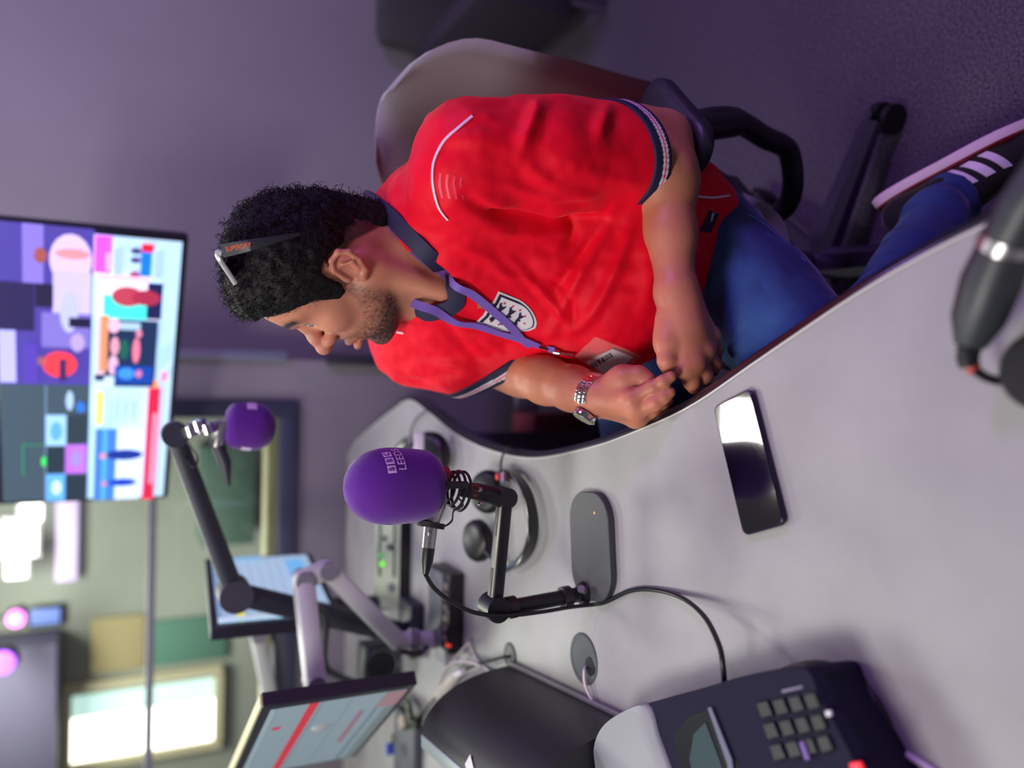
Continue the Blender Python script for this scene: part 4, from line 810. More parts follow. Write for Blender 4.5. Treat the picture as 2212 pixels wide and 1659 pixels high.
# ears
for s_ in (-1, 1):
    E_ = lambda a, b, c=0: (-.010 + a, s_*(.0735 + c), .001 + b*.84)
    rim = [(.011, .004, .003), (.006, .021, .005), (-.006, .029, .008), (-.020, .024, .012), (-.024, .008, .013), (-.018, -.012, .010), (-.007, -.026, .006), (.004, -.028, .003), (.009, -.020, .002)]
    h.ell(E_(-.005, 0, .002), (.019, .0062, .023), .004, **P)
    h.ell(E_(.004, -.002, .010), (.0115, .0075, .0150), .003, 's', **P)
    h.ell(E_(-.010, .012, .014), (.0085, .0055, .0115), .003, 's', **P)
    h.chain([E_(*q_) for q_ in rim], [.0032, .0034, .0038, .004, .0038, .0038, .0045, .0050, .004], .003, **P)
    h.chain([E_(-.006, .010, .009), E_(-.013, -.002, .012), E_(-.006, -.016, .008)], [.0025, .003, .0028], .003, **P)
    h.ell(E_(.013, -.004, .002), (.0045, .0050, .0075), .003, **P)
# neck
h.cone(skull_base, neck_base, .058, .066, .03)
h.cone(hw_(.012, 0, -.060), at(965, 590, 1.14), .042, .070, .04)
h.cone(at(900, 520, 1.13), at(960, 560, 1.14), .07, .10, .04)
h.cone(hw_(-.02, .052, -.03), at(958, 628, 1.06), .012, .010, .025)
h.ell(hw_(-.01, .045, -.04), (.02, .016, .02), .02)
hv, hq = h.mesh()
HL = (hv - np.array(HO)) @ HR      # local head coordinates of each vertex
f_, l_, u_ = HL[:, 0], HL[:, 1], HL[:, 2]
def C3(r, g, b): return np.array(lin((r, g, b)))
skin = C3(198, 132, 108); N_ = len(hv); col = np.tile(skin, (N_, 1))
n1, n2 = noise3(hv, 60), noise3(hv, 430)
col *= (1 + .05*n1)[:, None]
def blend(col, c, a): a = np.clip(a, 0, 1)[:, None]; return col*(1 - a) + c*a
red = C3(178, 84, 78)
col = blend(col, C3(186, 92, 82), .55*np.exp(-((f_ - .112)**2 + l_**2 + (u_ + .014)**2)/.016**2))
col = blend(col, red, .35*np.exp(-((np.abs(l_) - .086)**2 + (f_ + .014)**2)/.02**2)*sstep(np.abs(l_), .070, .078))
lipm = np.exp(-(((u_ + .0572)/.0085)**4))*sstep(f_, .083, .091)*sstep(-np.abs(l_), -.026, -.018)
col = blend(col, C3(166, 84, 78), .8*lipm)
# eyebrows
br = np.exp(-(((u_ - .0475 + .25*np.maximum(0, np.abs(l_) - .038))/.0070)**2))*sstep(np.abs(l_), .008, .014)*sstep(-np.abs(l_), -.060, -.050)*sstep(f_, .045, .06)
col = blend(col, C3(38, 26, 28), 1.0*br*(1.15 + .3*n2))
lash = np.exp(-((u_ - .0262)/.0018)**2)*np.exp(-((np.abs(l_) - .031)/.0125)**4)*sstep(f_, .068, .076)
col = blend(col, C3(34, 22, 24), .9*lash)
# beard: moustache, chin, jaw, sideburn
line = np.interp(f_, [-.02, .012, .03, .055, .075, .095, .12], [.03, .02, -.020, -.036, -.036, -.032, -.034])
low = np.interp(f_, [-.03, 0, .03, .06, .1], [-.050, -.072, -.098, -.115, -.125])
bm_ = sstep(line - u_, -.002, .020)*sstep(u_ - low, -.012, .010)*sstep(f_, -.004, .016)
bm_ *= (1 - .92*lipm)*(1 - .85*np.exp(-((f_ - .102)**2/.012**2 + (u_ + .027)**2/.008**2)))
dens = .55 + .45*sstep(-u_, .055, .085) ; moust = np.exp(-((u_ + .044)/.009)**2)*sstep(f_, .078, .09)
col = blend(col, C3(44, 30, 32), bm_*np.clip(dens*.95 + .34*n2 + .14*n1, 0, .97))
col = blend(col, C3(40, 28, 30), .35*moust*(1 - lipm))
col = blend(col, C3(140, 84, 78), .25*sstep(-np.abs(u_ - .02), -.012, 0)*sstep(f_, .07, .08)*np.exp(-((np.abs(l_) - .031)/.016)**2))
cre = sum(np.exp(-((u_ - c0 - .003*np.cos(l_*40))/.0011)**2) for c0 in (.058, .064, .070))*sstep(f_, .075, .085)
col = blend(col, C3(150, 88, 70), .35*cre)
col = blend(col, C3(60, 40, 40), .30*sstep(u_ - np.interp(f_, [.0, .02, .036, .062, .088], [.03, -.02, .004, .044, .070]), -.004, .004)*sstep(-n2, -.2, .6))
# scalp shading under the hair
hairline = np.interp(f_, [-.12, -.09, -.05, -.02, .005, .02, .036, .050, .062, .075, .088, .1], [-.075, -.060, -.005, .015, .030, -.005, .012, .040, .052, .064, .078, .080])
hairm = sstep(u_ - hairline, -.003, .006)*(np.abs(l_) < .080)
earzone = (np.abs(l_) > .074) & (np.abs(f_ + .014) < .035) & (np.abs(u_) < .036)
hairm = np.where(earzone, 0, hairm)
col = blend(col, C3(30, 22, 26), .92*hairm)
m_skin = tint_mat('skin', .46, sss=.12, bump=.25, bscale=700, bdist=.0003)
parts_v, parts_q, parts_c = [hv], [hq], [np.c_[col, np.ones(N_)]]
# ---------------------------------------------------------------- arms and hands (left arm near, right arm far)
shL, elL, wrL = at(1015, 336, .97), at(1428, 306, .935), at(1461, 632, .885)
shR, elR, wrR = at(905, 735, 1.28), at(1128, 806, 1.13), at(1292, 856, .955)
def J(x, y, Y): return at(x, y, Y)
def bound(pts, pad): a = np.array([tuple(p) for p in pts]); return a.min(0) - pad, a.max(0) + pad
# left hand joints
LH = dict(mcp=[J(1478, 796, .862), J(1501, 782, .858), J(1522, 757, .862), J(1536, 729, .872)],
          pip=[J(1494, 826, .866), J(1522, 812, .866), J(1541, 788, .874), J(1547, 756, .888)],
          dip=[J(1500, 836, .880), J(1521, 820, .888), J(1538, 800, .896), J(1545, 772, .904)],
          tip=[J(1497, 838, .896), J(1508, 820, .902), J(1522, 802, .908), J(1528, 776, .910)])
RH = dict(mcp=[J(1362, 862, .893), J(1374, 888, .893), J(1378, 902, .918), J(1372, 905, .938)],
          pip=[J(1411, 838, .868), J(1415, 870, .866), J(1412, 888, .906), J(1404, 896, .926)],
          dip=[J(1432, 825, .856), J(1433, 858, .857), J(1430, 876, .902), J(1424, 886, .922)],
          tip=[J(1449, 814, .850), J(1447, 848, .852), J(1442, 866, .904), J(1436, 878, .922)])
def hand(S, wr, H, rad, thumb, back):
    for i in range(4):
        r0 = rad*[1, 1.02, .98, .88][i]
        S.cone(wr, H['mcp'][i], rad*1.75, rad*1.3, .018)
        S.chain([H['mcp'][i], H['pip'][i], H['dip'][i], H['tip'][i]], [r0*1.16, r0*1.02, r0*.9, r0*.78], .004)
        S.ell(H['mcp'][i] + back*rad*.30, (r0*.95,)*3, .012)
        S.ell(H['pip'][i] + back*rad*.25, (r0*.85,)*3, .006)
    S.chain(thumb[0], thumb[1], .007)
bkL = (CAM - LH['mcp'][1]).normalized(); bkR = (CAM - RH['mcp'][1]).normalized()
a, b = bound([elL, wrL] + LH['mcp'] + LH['pip'] + LH['tip'] + [elL + Vector((.06, .05, .10))], .055)
S = Sdf(a, b, .0022)
up1 = elL + (shL - elL)*.55
S.chain([up1, elL + (shL - elL)*.15, elL], [.056, .050, .041], .02)
m1 = elL + (wrL - elL)*.28; S.chain([elL, m1, elL + (wrL - elL)*.62, wrL], [.040, .043, .034, .0255], .02)
S.ell(elL + Vector((.012, .01, -.012)), (.03, .03, .03), .02)
S.ell(elL + (wrL - elL)*.22 + Vector((0, -.004, .008)), (.046, .040, .040), .03)
S.cone(wrL, (wrL + LH['mcp'][1])/2 + Vector((0, 0, 0)), .026, .027, .02)
hand(S, wrL, LH, .0108, ([J(1446, 690, .885), J(1442, 745, .876), J(1441, 780, .870), J(1446, 800, .870)], [.020, .0160, .0125, .0100]), bkL)
S.ell(J(1450, 735, .885), (.020, .024, .020), .02)
v, qd = S.mesh(); parts_v.append(v); parts_q.append(qd)
a, b = bound([elR, wrR] + RH['mcp'] + RH['pip'] + RH['tip'] + [elR + Vector((.05, .06, .08))], .055)
S = Sdf(a, b, .0022)
S.chain([shR + (elR - shR)*.3, elR], [.046, .036], .02)
S.chain([elR, elR + (wrR - elR)*.35, elR + (wrR - elR)*.7, wrR], [.035, .0345, .031, .0265], .02)
hand(S, wrR, RH, .0100, ([J(1318, 842, .935), J(1348, 820, .915), J(1380, 812, .898), J(1398, 820, .888)], [.019, .0160, .0132, .0112]), bkR)
S.ell(J(1342, 822, .922), (.018, .022, .018), .018)
v, qd = S.mesh(); parts_v.append(v); parts_q.append(qd)
for k in (1, 2):
    V = parts_v[k]; cc = np.tile(C3(196, 124, 98), (len(V), 1))*(1 + .07*noise3(V, 45) + .03*noise3(V, 300))[:, None]
    H = (LH, RH)[k - 1]
    for i in range(4):
        for j in ('mcp', 'pip'):
            d2 = ((V - np.array(H[j][i]))**2).sum(1); cc = blend(cc, C3(184, 96, 80), .4*np.exp(-d2/.011**2))
    vein = np.exp(-(noise3(V*np.array([1, 1, 1]), 28)/.06)**2); cc = blend(cc, C3(160, 96, 84), .10*vein)
    parts_c.append(np.c_[cc, np.ones(len(V))])
# torso, hips and legs under the clothes (coarse)
hipL, hipR = Vector((.275, 1.09, .525)), Vector((.16, 1.25, .545)); knL, knR = Vector((-.02, .75, .54)), Vector((-.24, 1.09, .565)); anL, anR = Vector((.275, .845, .23)), Vector((-.20, 1.06, .10))
waist = Vector((.235, 1.13, .62)); chest = Vector((.19, 1.15, .87))
S = Sdf((-.35, .5, 0), (.6, 1.5, 1.15), .008)
S.cone(waist, chest, .105, .115, .05); S.cone(chest, neck_base, .10, .05, .05); S.cone(chest, shL, .07, .04, .04).cone(chest, shR, .07, .04, .04)
S.cone(shL, up1, .042, .040, .03).cone(shR, shR + (elR - shR)*.45, .042, .040, .03)
S.cone(waist, hipL, .10, .07, .04).cone(waist, hipR, .10, .07, .04).cone(hipL, knL, .065, .045, .03).cone(hipR, knR, .065, .045, .03).cone(knL, anL, .045, .028, .03).cone(knR, anR, .045, .028, .03)
v, qd = S.mesh(); parts_v.append(v); parts_q.append(qd); parts_c.append(np.c_[np.tile(skin, (len(v), 1)), np.ones(len(v))])
off = 0; Qs = []
for v, qd in zip(parts_v, parts_q): Qs.append(qd + off); off += len(v)
body = pymesh('body', np.concatenate(parts_v), np.concatenate(Qs), m_skin, person, np.concatenate(parts_c))
# eyes
for s_ in (1, -1):
    c = hw_(.0735, s_*.031, .0200); e = MB().lathe(c - hf*.0118, hf, [(.0118*math.sin(PI*k/14), .0118*(1 - math.cos(PI*k/14))) for k in range(15)], 24).build('eye', mat('eye_white', (150, 134, 130), .25), person)
    MB().lathe(c + hf*.0108 - hu*.001, (hf - hu*.08), [(0, .0014), (.0022, .0012), (.0052, .0002), (.0054, -.001)], 20).build('iris', mat('dark_iris', (34, 22, 20), .1, coat=1), e)
# ---------------------------------------------------------------- hair
g = Sdf((-.14, -.115, -.10), (.13, .115, .165), .0028, HO, HR)
g.ell((.002, 0, .052), (.092, .084, .098), .02, **P); g.ell((.030, 0, .072), (.066, .070, .060), .02, **P)
g.ell((.050, 0, .100), (.044, .056, .030), .02, **P)
g.cone((-.056, 0, .03), (-.066, 0, -.045), .045, .042, .02, **P)
X, Y, Z = [g.ax[i].reshape([-1 if j == i else 1 for j in range(3)]) for i in range(3)]
hl_ = np.interp(g.ax[0], [-.12, -.09, -.06, -.040, -.020, .004, .012, .020, .034, .042, .062, .075, .088, .11], [-.070, -.062, -.025, .012, .034, .034, .002, -.014, -.006, .030, .052, .068, .082, .088]).reshape(-1, 1, 1)
cut = (hl_ - Z)*.75; hh = np.maximum(.006 - np.abs(g.F - cut), 0)/.006; g.F = (np.maximum(g.F, cut) + hh*hh*.0015).astype(np.float32)
for s_ in (-1, 1): g.ell((-.014, s_*.088, .002), (.030, .016, .034), .004, 's', **P)
gv, gq = g.mesh(); gv = relax(gv, gq, 1); gn = vnormals(gv, gq)
gl = (gv - np.array(HO)) @ HR
thick = sstep(gl[:, 2], .02, .10)
gv2 = gv + gn*(.0016*noise3(gv, 160) + .0030*noise3(gv, 70)*thick)[:, None]
m_hair = mat('black_hair', (12, 9, 12), .6, spec=.25, bump=.8, bscale=420, bdist=.0012)
hair = pymesh('hair', gv2, gq, m_hair, person, label='short dark curly hair')
# thousands of little curls over the cap
out_ = gl[:, 2] > -9; top_ok = np.where((gn @ np.array(hu) > -.9))[0]
edgefade = gl[:, 2] - np.interp(gl[:, 0], [-.12, -.09, -.06, -.02, .02, .04, .088, .11], [-.07, -.06, -.02, .034, -.01, .03, .082, .088])
sel = rng.choice(len(gv), 5200); cv, cf = [], []
for i in sel:
    if (np.abs(gl[i, 1]) > .066) and abs(gl[i, 0] + .012) < .026 and abs(gl[i, 2]) < .034: continue
    nrm = Vector(gn[i]); ef = edgefade[i]
    if ef < .002: continue
    big = min(1, .35 + ef/.07); rad = (.0020 + .0030*random.random())*big; nn_ = 9
    a1 = nrm.cross(Vector((random.uniform(-1, 1), random.uniform(-1, 1), random.uniform(-1, 1)))).normalized(); a2 = (nrm*(.6 + .5*random.random()) + nrm.cross(a1)*random.uniform(-.8, .8)).normalized()
    base = Vector(gv2[i]) - nrm*.001 + nrm*random.random()*.005*big*thick[i]; pitch_ = random.uniform(-.5, .5)*rad; ph = random.uniform(0, 6.28); turn = random.uniform(3.6, 6.5); a3 = a1.cross(a2).normalized(); n0 = len(cv)
    for k in range(nn_):
        t_ = k/(nn_ - 1); an = ph + turn*t_; c_ = base + (a1*math.cos(an) + a2*math.sin(an))*rad + a3*pitch_*an; rd = (a1*math.cos(an) + a2*math.sin(an)); tk = .00055*(1 - .5*t_)
        for m_ in range(3): b_a = 2*PI*m_/3; cv.append(tuple(c_ + rd*math.cos(b_a)*tk + a3*math.sin(b_a)*tk))
    for k in range(nn_ - 1):
        for m_ in range(3): x0 = n0 + k*3 + m_; x1 = n0 + k*3 + (m_ + 1) % 3; cf.append((x0, x1, x1 + 3, x0 + 3))
pymesh('curls', np.array(cv), np.array(cf), mat('curl_strands', (17, 13, 16), .5, spec=.3), hair, kind='stuff')
# ---------------------------------------------------------------- shirt
tf = Vector((-.72, -.69, 0)).normalized(); tl = Vector((-tf.y, tf.x, 0)); tl = tl if tl.x > 0 else -tl    # tl: towards his left (camera right)
A3 = np.array(Matrix((tf, tl, Vector((0, 0, 1)))).transposed())
lo_, hi_ = (-.12, .70, .40), (.56, 1.46, 1.16)
hemL, hemR = at(1352, 338, .940), at(1090, 786, 1.165)
axL, axR = (hemL - shL).normalized(), (hemR - shR).normalized()
def slv(S, sh, hem, ax, r1, r2, grow=0, k=.03): return S.cone(sh, sh + (hem - sh)*.5, r1 + grow, (r1 + r2)/2 + .004 + grow, k).cone(sh + (hem - sh)*.5, hem + ax*.02, (r1 + r2)/2 + .004 + grow, r2 + grow, k)
nL = (axL*.9 + Vector((-.12, 0, .02))).normalized(); nR = (at(1163, 859, 1.165) - at(1100, 782, 1.165)).normalized()
hpA, hpB = at(1330, 228, .93), at(1387, 445, .93); tmpv = (hpB - hpA); nL = tmpv.cross(Vector((0, 1, .25))).normalized(); nL = -nL if nL.dot(axL) < 0 else nL
T1 = Sdf(lo_, hi_, .0045); slv(T1, shL, hemL, axL, .074, .073); T1.plane(hpA, nL); T1.cone(hemL - nL*.004, hemL + nL*.05, .058, .062, .004, 's')
T2 = Sdf(lo_, hi_, .0045); slv(T2, shR, hemR, axR, .076, .052); T2.plane(hemR + nR*.004, nR); T2.cone(hemR - nR*.0, hemR + nR*.05, .040, .042, .004, 's')
S = Sdf(lo_, hi_, .0045)
ch = Vector((.195, 1.13, .885)); S.ell(ch, (.125, .185, .175), .03, A=A3)
S.ell(Vector((.172, 1.085, .70)), (.165, .185, .165), .06, A=A3)
S.ell(Vector((.245, 1.115, .585)), (.170, .165, .130), .06, A=A3)
S.cone(shL + Vector((-.03, .02, .0)), shR, .062, .068, .05)
S.cone(neck_base + Vector((.03, .03, -.02)), shL + Vector((-.05, .02, .01)), .060, .050, .05); S.cone(neck_base + Vector((.02, .03, -.02)), shR + Vector((0, 0, .01)), .058, .055, .05)
S.cone(at(935, 470, 1.12), ch + Vector((.03, .03, 0)), .085, .12, .05)
S.merge(T1, .030); S.merge(T2, .030)
hp1, hp2, hp3 = onz(1614, 424, .490), onz(1508, 622, .60), onz(1352, 808, .70)
hn = (hp2 - hp1).cross(hp3 - hp1).normalized(); hn = -hn if hn.z > 0 else hn
S.plane(hp1, hn, .006)
# neck opening with a V at the front
S.cone(hw_(-.02, 0, -.05), at(888, 540, 1.14), .064, .072, .006, 's')
S.cone(at(870, 560, 1.12), at(950, 640, 1.02), .055, .022, .008, 's')
S.cone(at(930, 620, 1.06), at(975, 648, .98), .030, .008, .008, 's')
sv, sq = S.mesh(); sv = relax(sv, sq, 2); sn = vnormals(sv, sq)
def bvh_of(V, Q): return BVHTree.FromPolygons([tuple(p) for p in V], [tuple(int(a) for a in f) for f in Q])
bv = bvh_of(sv, sq)
def hit(x, y, b=None, off=0.0):
    d = ray(x, y).normalized(); r = (b or bv).ray_cast(CAM, d)
    if r[0] is None: return None
    n = r[1] if r[1].dot(d) < 0 else -r[1]; return r[0] + n*off, n
def crease(V, pts, wd, amp, valley=0.0, vw=1.8):
    P_ = [hit(x, y) for x, y in pts]; P_ = [p[0] for p in P_ if p]
    if len(P_) < 2: return np.zeros(len(V))
    P_ = np.array([tuple(p) for p in spline(P_, 6)]); best = np.full(len(V), 9.0); bt = np.zeros(len(V))
    lo, hi = P_.min(0) - wd*4, P_.max(0) + wd*4; m = ((V > lo) & (V < hi)).all(1); W_ = V[m]; bm_ = best[m]; btm = bt[m]
    for i in range(len(P_) - 1):
        a, ba = P_[i], P_[i + 1] - P_[i]; t = np.clip(((W_ - a) @ ba)/(ba @ ba + 1e-12), 0, 1); d = np.linalg.norm(W_ - a - t[:, None]*ba, axis=1)
        up_ = d < bm_; bm_ = np.where(up_, d, bm_); btm = np.where(up_, (i + t)/(len(P_) - 1), btm)
    taper = np.sin(np.clip(btm, .03, .97)*PI)**.5; r = np.zeros(len(V)); r[m] = taper*(amp*np.exp(-(bm_/wd)**2) - valley*np.exp(-(bm_/(wd*vw))**2)); return r
D = np.zeros(len(sv))
for pts, wd, amp, va in [
    ([(1010, 430), (1080, 468), (1180, 482), (1300, 470)], .008, -.016, 0), ([(1060, 500), (1150, 510), (1232, 500)], .012, .010, .003), ([(1232, 470), (1240, 500), (1225, 530)], .007, -.010, 0),
    ([(1165, 217), (1150, 260), (1120, 330)], .010, .014, .004), ([(1318, 222), (1300, 260), (1290, 300)], .010, .010, .003), ([(1130, 350), (1190, 400), (1290, 430)], .012, .007, .004),
    ([(1090, 400), (1180, 430), (1280, 425)], .010, .006, .003), ([(1340, 440), (1290, 520), (1240, 620), (1190, 720)], .009, .010, .005), ([(1370, 470), (1340, 560), (1290, 660), (1240, 720)], .010, .011, .005),
    ([(1310, 480), (1250, 560), (1190, 640)], .007, -.008, 0), ([(1100, 560), (1160, 620), (1220, 690), (1230, 720)], .008, .008, .004), ([(1060, 590), (1120, 600), (1180, 640), (1210, 690)], .008, .006, .004),
    ([(1180, 600), (1230, 640), (1240, 700)], .006, -.006, 0), ([(1390, 520), (1400, 600), (1390, 700)], .014, .008, .004), ([(1260, 740), (1330, 790), (1370, 790)], .008, .006, .003),
    ([(900, 780), (980, 790), (1040, 815)], .010, .006, .003), ([(960, 700), (1010, 760), (1060, 790)], .009, -.006, 0), ([(1080, 690), (1130, 740), (1170, 800)], .008, .007, .004), ([(860, 380), (900, 430), (960, 520)], .012, .004, .003),
    ([(1000, 540), (1080, 580), (1150, 660)], .010, .005, .003), ([(1050, 740), (1090, 770), (1150, 800)], .009, .006, .004), ([(1420, 480), (1480, 520), (1520, 600)], .010, .005, .002)]:
    D += crease(sv, pts, wd, amp, va)
D += .0042*noise3(sv*np.array([1, 1, .5]), 20) + .0022*noise3(sv*np.array([1.3, .8, .6]), 48) + .0009*noise3(sv, 90)
c0_ = np.array(hit(1099, 681)[0]); D *= 1 - .95*np.exp(-(np.linalg.norm(sv - c0_, axis=1)/.05)**4)
for hem_, pp_, n_ in ((hemL, hpA, nL), (hemR, hemR + nR*.004, nR)):
    near_ = np.exp(-(np.linalg.norm(sv - np.array(hem_), axis=1)/.11)**6); D *= 1 - near_*(1 - sstep(np.abs((sv - np.array(pp_)) @ np.array(n_)), .024, .05))
sv = relax(sv + sn*(1.25*D)[:, None], sq, 1)
m_shirt = mat('red_jersey', (242, 0, 40), .6, spec=.22, sheen=.08, bump=.12, bscale=1400, bdist=.0003)
shirt = pymesh('shirt', sv, sq, m_shirt, person, label='red football shirt')
bv = bvh_of(sv, sq)
m_navy = mat('navy_trim', (34, 28, 66), .7)
# sleeve cuffs
for nm, sh, hem, ax, n_, pp, r1, r2, ri in (('l', shL, hemL, axL, nL, hpA, .074, .073, .0645), ('r', shR, hemR, axR, nR, hemR + nR*.004, .076, .052, .044)):
    G_ = Sdf(np.array(hem) - .115, np.array(hem) + .115, .0018); slv(G_, sh, hem, ax, r1, r2, .0028); G_.plane(pp + n_*.004, n_, .001); G_.plane(pp - n_*.020, -n_, .001); G_.cone(hem - n_*.04, hem + n_*.06, ri, ri + .002, .002, 's')
    v, qd = G_.mesh(); dd = (v - np.array(pp + n_*.004)) @ np.array(n_); cc = np.tile(C3(32, 26, 64), (len(v), 1))
    cc = blend(cc, C3(225, 215, 235), ((dd > -.0135) & (dd < -.0060)).astype(float)); cc = blend(cc, C3(220, 30, 60), ((dd > -.0108) & (dd < -.0085)).astype(float))
    pymesh('sleeve_cuff', v, qd, tint_mat('cuff_knit', .7), shirt, np.c_[cc, np.ones(len(v))], label='navy cuff with white and red stripes')
# collar band
def hp(x, y, off=.002, Y=1.06):
    r = hit(x, y, None, off); return r[0] if r else at(x, y, Y)
def ribbon(name, path, width, m, parent, th=.0012, up_=None, b=None, off=.001, n=6, **k):
    """flat strip laid on the clothes along a pixel path"""
    Ps = []; Ns = []
    for x, y in path:
        r = hit(x, y, b, off)
        if r: Ps.append(r[0]); Ns.append(r[1])
    Pp = spline(Ps, n); Nn = [Vector(v).normalized() for v in spline(Ns, n)]; rings = []
    for i, p in enumerate(Pp):
        t = (Pp[min(i + 1, len(Pp) - 1)] - Pp[max(i - 1, 0)]).normalized(); nn = (Nn[i] - t*Nn[i].dot(t)).normalized(); s_ = t.cross(nn)
        wv_ = width if not callable(width) else width(i/(len(Pp) - 1)); rings.append([p + s_*wv_/2, p + s_*wv_/2 + nn*th, p - s_*wv_/2 + nn*th, p - s_*wv_/2])
    return MB().ring_loft(rings).build(name, m, parent, **k)
cpts = [at(785, 430, 1.175), hp(808, 437, .003, 1.13), hp(848, 470, .003, 1.1), hp(890, 512, .003, 1.08), hp(932, 554, .003, 1.06), hp(968, 588, .003, 1.05), hp(984, 616, .003, 1.04), hp(986, 640, .003, 1.04), hp(978, 660, .003, 1.045), hp(950, 670, .003, 1.062), hp(920, 678, .003, 1.085), at(890, 674, 1.115), at(860, 668, 1.15), at(832, 600, 1.20), at(805, 520, 1.215), at(790, 460, 1.20)]
cp2 = spline(cpts, 8, True); rings = []
cmid = sum(cpts, Vector())/len(cpts)
for i, p in enumerate(cp2):
    t = (cp2[(i + 1) % len(cp2)] - cp2[i - 1]).normalized(); o_v = (p - cmid); o_v = (o_v - t*o_v.dot(t)).normalized(); upv = t.cross(o_v).normalized(); upv = upv if upv.z > 0 else -upv
    dr = (o_v*.75 - upv*.66).normalized(); pn = t.cross(dr).normalized(); pn = pn if pn.dot(upv) > 0 else -pn
    rings.append([p + dr*a*.0125 + pn*b*.003 for a, b in ((-1, -.6), (-1, .6), (-.5, 1), (.5, 1), (1, .6), (1, -.6))])
rings.append(rings[0]); MB().ring_loft(rings, cap=False).build('collar', m_navy, shirt, label='navy collar band')
# piping over the shoulder and down the flank
m_pipe = mat('white_piping', (238, 214, 232), .6)
ribbon('piping', [(1020, 252), (990, 278), (960, 305), (940, 345), (935, 380), (939, 415), (950, 450), (968, 474)], .0032, m_pipe, shirt, label='white piping line over the near shoulder')
ribbon('piping', [(1506, 426), (1540, 428), (1575, 424), (1612, 424)], .0030, m_pipe, shirt, label='pale side line on the flank')
ribbon('piping', [(858, 716), (872, 718)], .0040, m_pipe, shirt, label='short pale mark on the far shoulder')
m_tone = mat('tonal_mark', (250, 40, 84), .5)
for k in range(4): ribbon('tonal_stripe', [(952 + k*15, 374 + 3*k), (950 + k*15, 400), (956 + k*15, 428 + k)], .0034, m_tone, shirt, th=.0003, off=.0003)
# ---------------------------------------------------------------- jeans
S = Sdf((-.34, .48, .0), (.56, 1.42, .80), .006)
S.ell(Vector((.235, 1.15, .55)), (.15, .165, .115), .04, A=A3)
S.cone(hipL + Vector((.0, .0, .012)), hipL + (knL - hipL)*.5, .100, .092, .04).cone(hipL + (knL - hipL)*.5, knL, .092, .080, .02)
S.cone(hipR + Vector((0, 0, .0)), knR, .105, .082, .04)
S.cone(knL, anL, .078, .050, .02); S.cone(anL, anL + (anL - knL).normalized()*.05, .050, .052, .01)
S.cone(knR, anR, .075, .055, .02)
S.ell(Vector((.20, 1.08, .555)), (.12, .12, .07), .05, A=A3)
jv, jq = S.mesh(); jv = relax(jv, jq, 2); jn = vnormals(jv, jq)
dirn = np.array((knL - anL).normalized()); sarr = (jv - np.array(anL)) @ dirn
jv = jv + jn*(.0025*noise3(jv, 28) + .0012*noise3(jv, 70) + .004*np.sin(sarr*90 + 3*noise3(jv, 12))*np.exp(-(sarr/.09)**2))[:, None]
cj = np.tile(C3(34, 48, 112), (len(jv), 1)); lit_wear = sstep(jn[:, 2], .3, 1)*(.5 + .5*noise3(jv, 9)); cj = blend(cj, C3(66, 122, 172), .85*lit_wear); cj = blend(cj, C3(24, 34, 84), .35*sstep(noise3(jv*np.array([1, 1, 2.5]), 40), .2, .8)); cj *= (1 + .10*noise3(jv, 400))[:, None]  # lit look of upward faces put into the denim colour, mottled like wear
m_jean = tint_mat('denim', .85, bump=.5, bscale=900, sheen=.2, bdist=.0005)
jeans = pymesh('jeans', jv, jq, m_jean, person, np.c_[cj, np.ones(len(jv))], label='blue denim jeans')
bj = bvh_of(jv, jq)
m_stitch = mat('denim_seam', (70, 96, 160), .8)
ribbon('seam', [(1612, 462), (1645, 480), (1690, 518), (1740, 565), (1790, 610), (1822, 632)], .0022, m_stitch, jeans, b=bj, th=.0008, off=.0004, label='pale outer seam')
# ---------------------------------------------------------------- shoe
heel, toe = Vector((.318, .925, .262)), Vector((.455, .745, .035))
st = (toe - heel).normalized(); ss = Vector((.86, .38, .0)); ss = (ss - st*ss.dot(st)).normalized(); sw = st.cross(ss).normalized(); sw = sw if sw.dot(CAM - heel) > 0 else -sw
SR = np.array(Matrix((st, sw, -ss)).transposed())     # x towards toe, y towards camera side, z away from sole
SL = (toe - heel).length
s_up = Sdf((-.04, -.07, -.02), (SL + .04, .07, .13), .0030, heel, SR)
s_up.chain([(.022, 0, .040), (.09, .002, .044), (.16, .004, .036), (.225, .004, .026), (SL - .03, .002, .020)], [.034, .036, .036, .034, .026], .02, w=False)
s_up.cone((.020, 0, .045), (.024, 0, .085), .032, .036, .015, w=False); s_up.cone((.06, 0, .05), (.12, 0, .060), .030, .020, .02, w=False)
s_up.cone((.032, 0, .085), (.030, 0, .14), .028, .034, .006, 's', w=False)
s_up.plane(heel + Vector(SR @ np.array([0, 0, .004])), -Vector(SR @ np.array([0, 0, 1])), .004)
v, qd = s_up.mesh(); v = relax(v, qd, 1); shoe = pymesh('shoe', v, qd, mat('black_suede', (20, 16, 22), .85, bump=.3, bscale=500, sheen=.3), person, label='black trainer with three white side stripes')
bs = bvh_of(v, qd)
def sol(z, g_): 
    out = []
    for k in range(36):
        a = 2*PI*k/36; x = SL/2 - .002 + math.cos(a)*(SL/2 + .010 + g_); wdt = .036 + .010*sstep(x, .08, .2) - .004*sstep(x, .2, .3); y = math.sin(a)*(wdt + g_); y = math.copysign(min(abs(y), wdt*.97), y) if abs(math.sin(a)) > .75 else y
        out.append(heel + Vector(SR @ np.array([x, y + .003, z])))
    return out
MB().ring_loft([sol(-.008, -.003), sol(-.005, .001), sol(.006, .001), sol(.010, -.002)]).build('sole', mat('pale_sole', (226, 200, 214), .5), shoe, label='pale sole')
MB().ring_loft([sol(.010, -.001), sol(.013, -.002), sol(.0135, -.004)]).build('welt', mat('dark_red_welt', (120, 24, 40), .6), shoe)
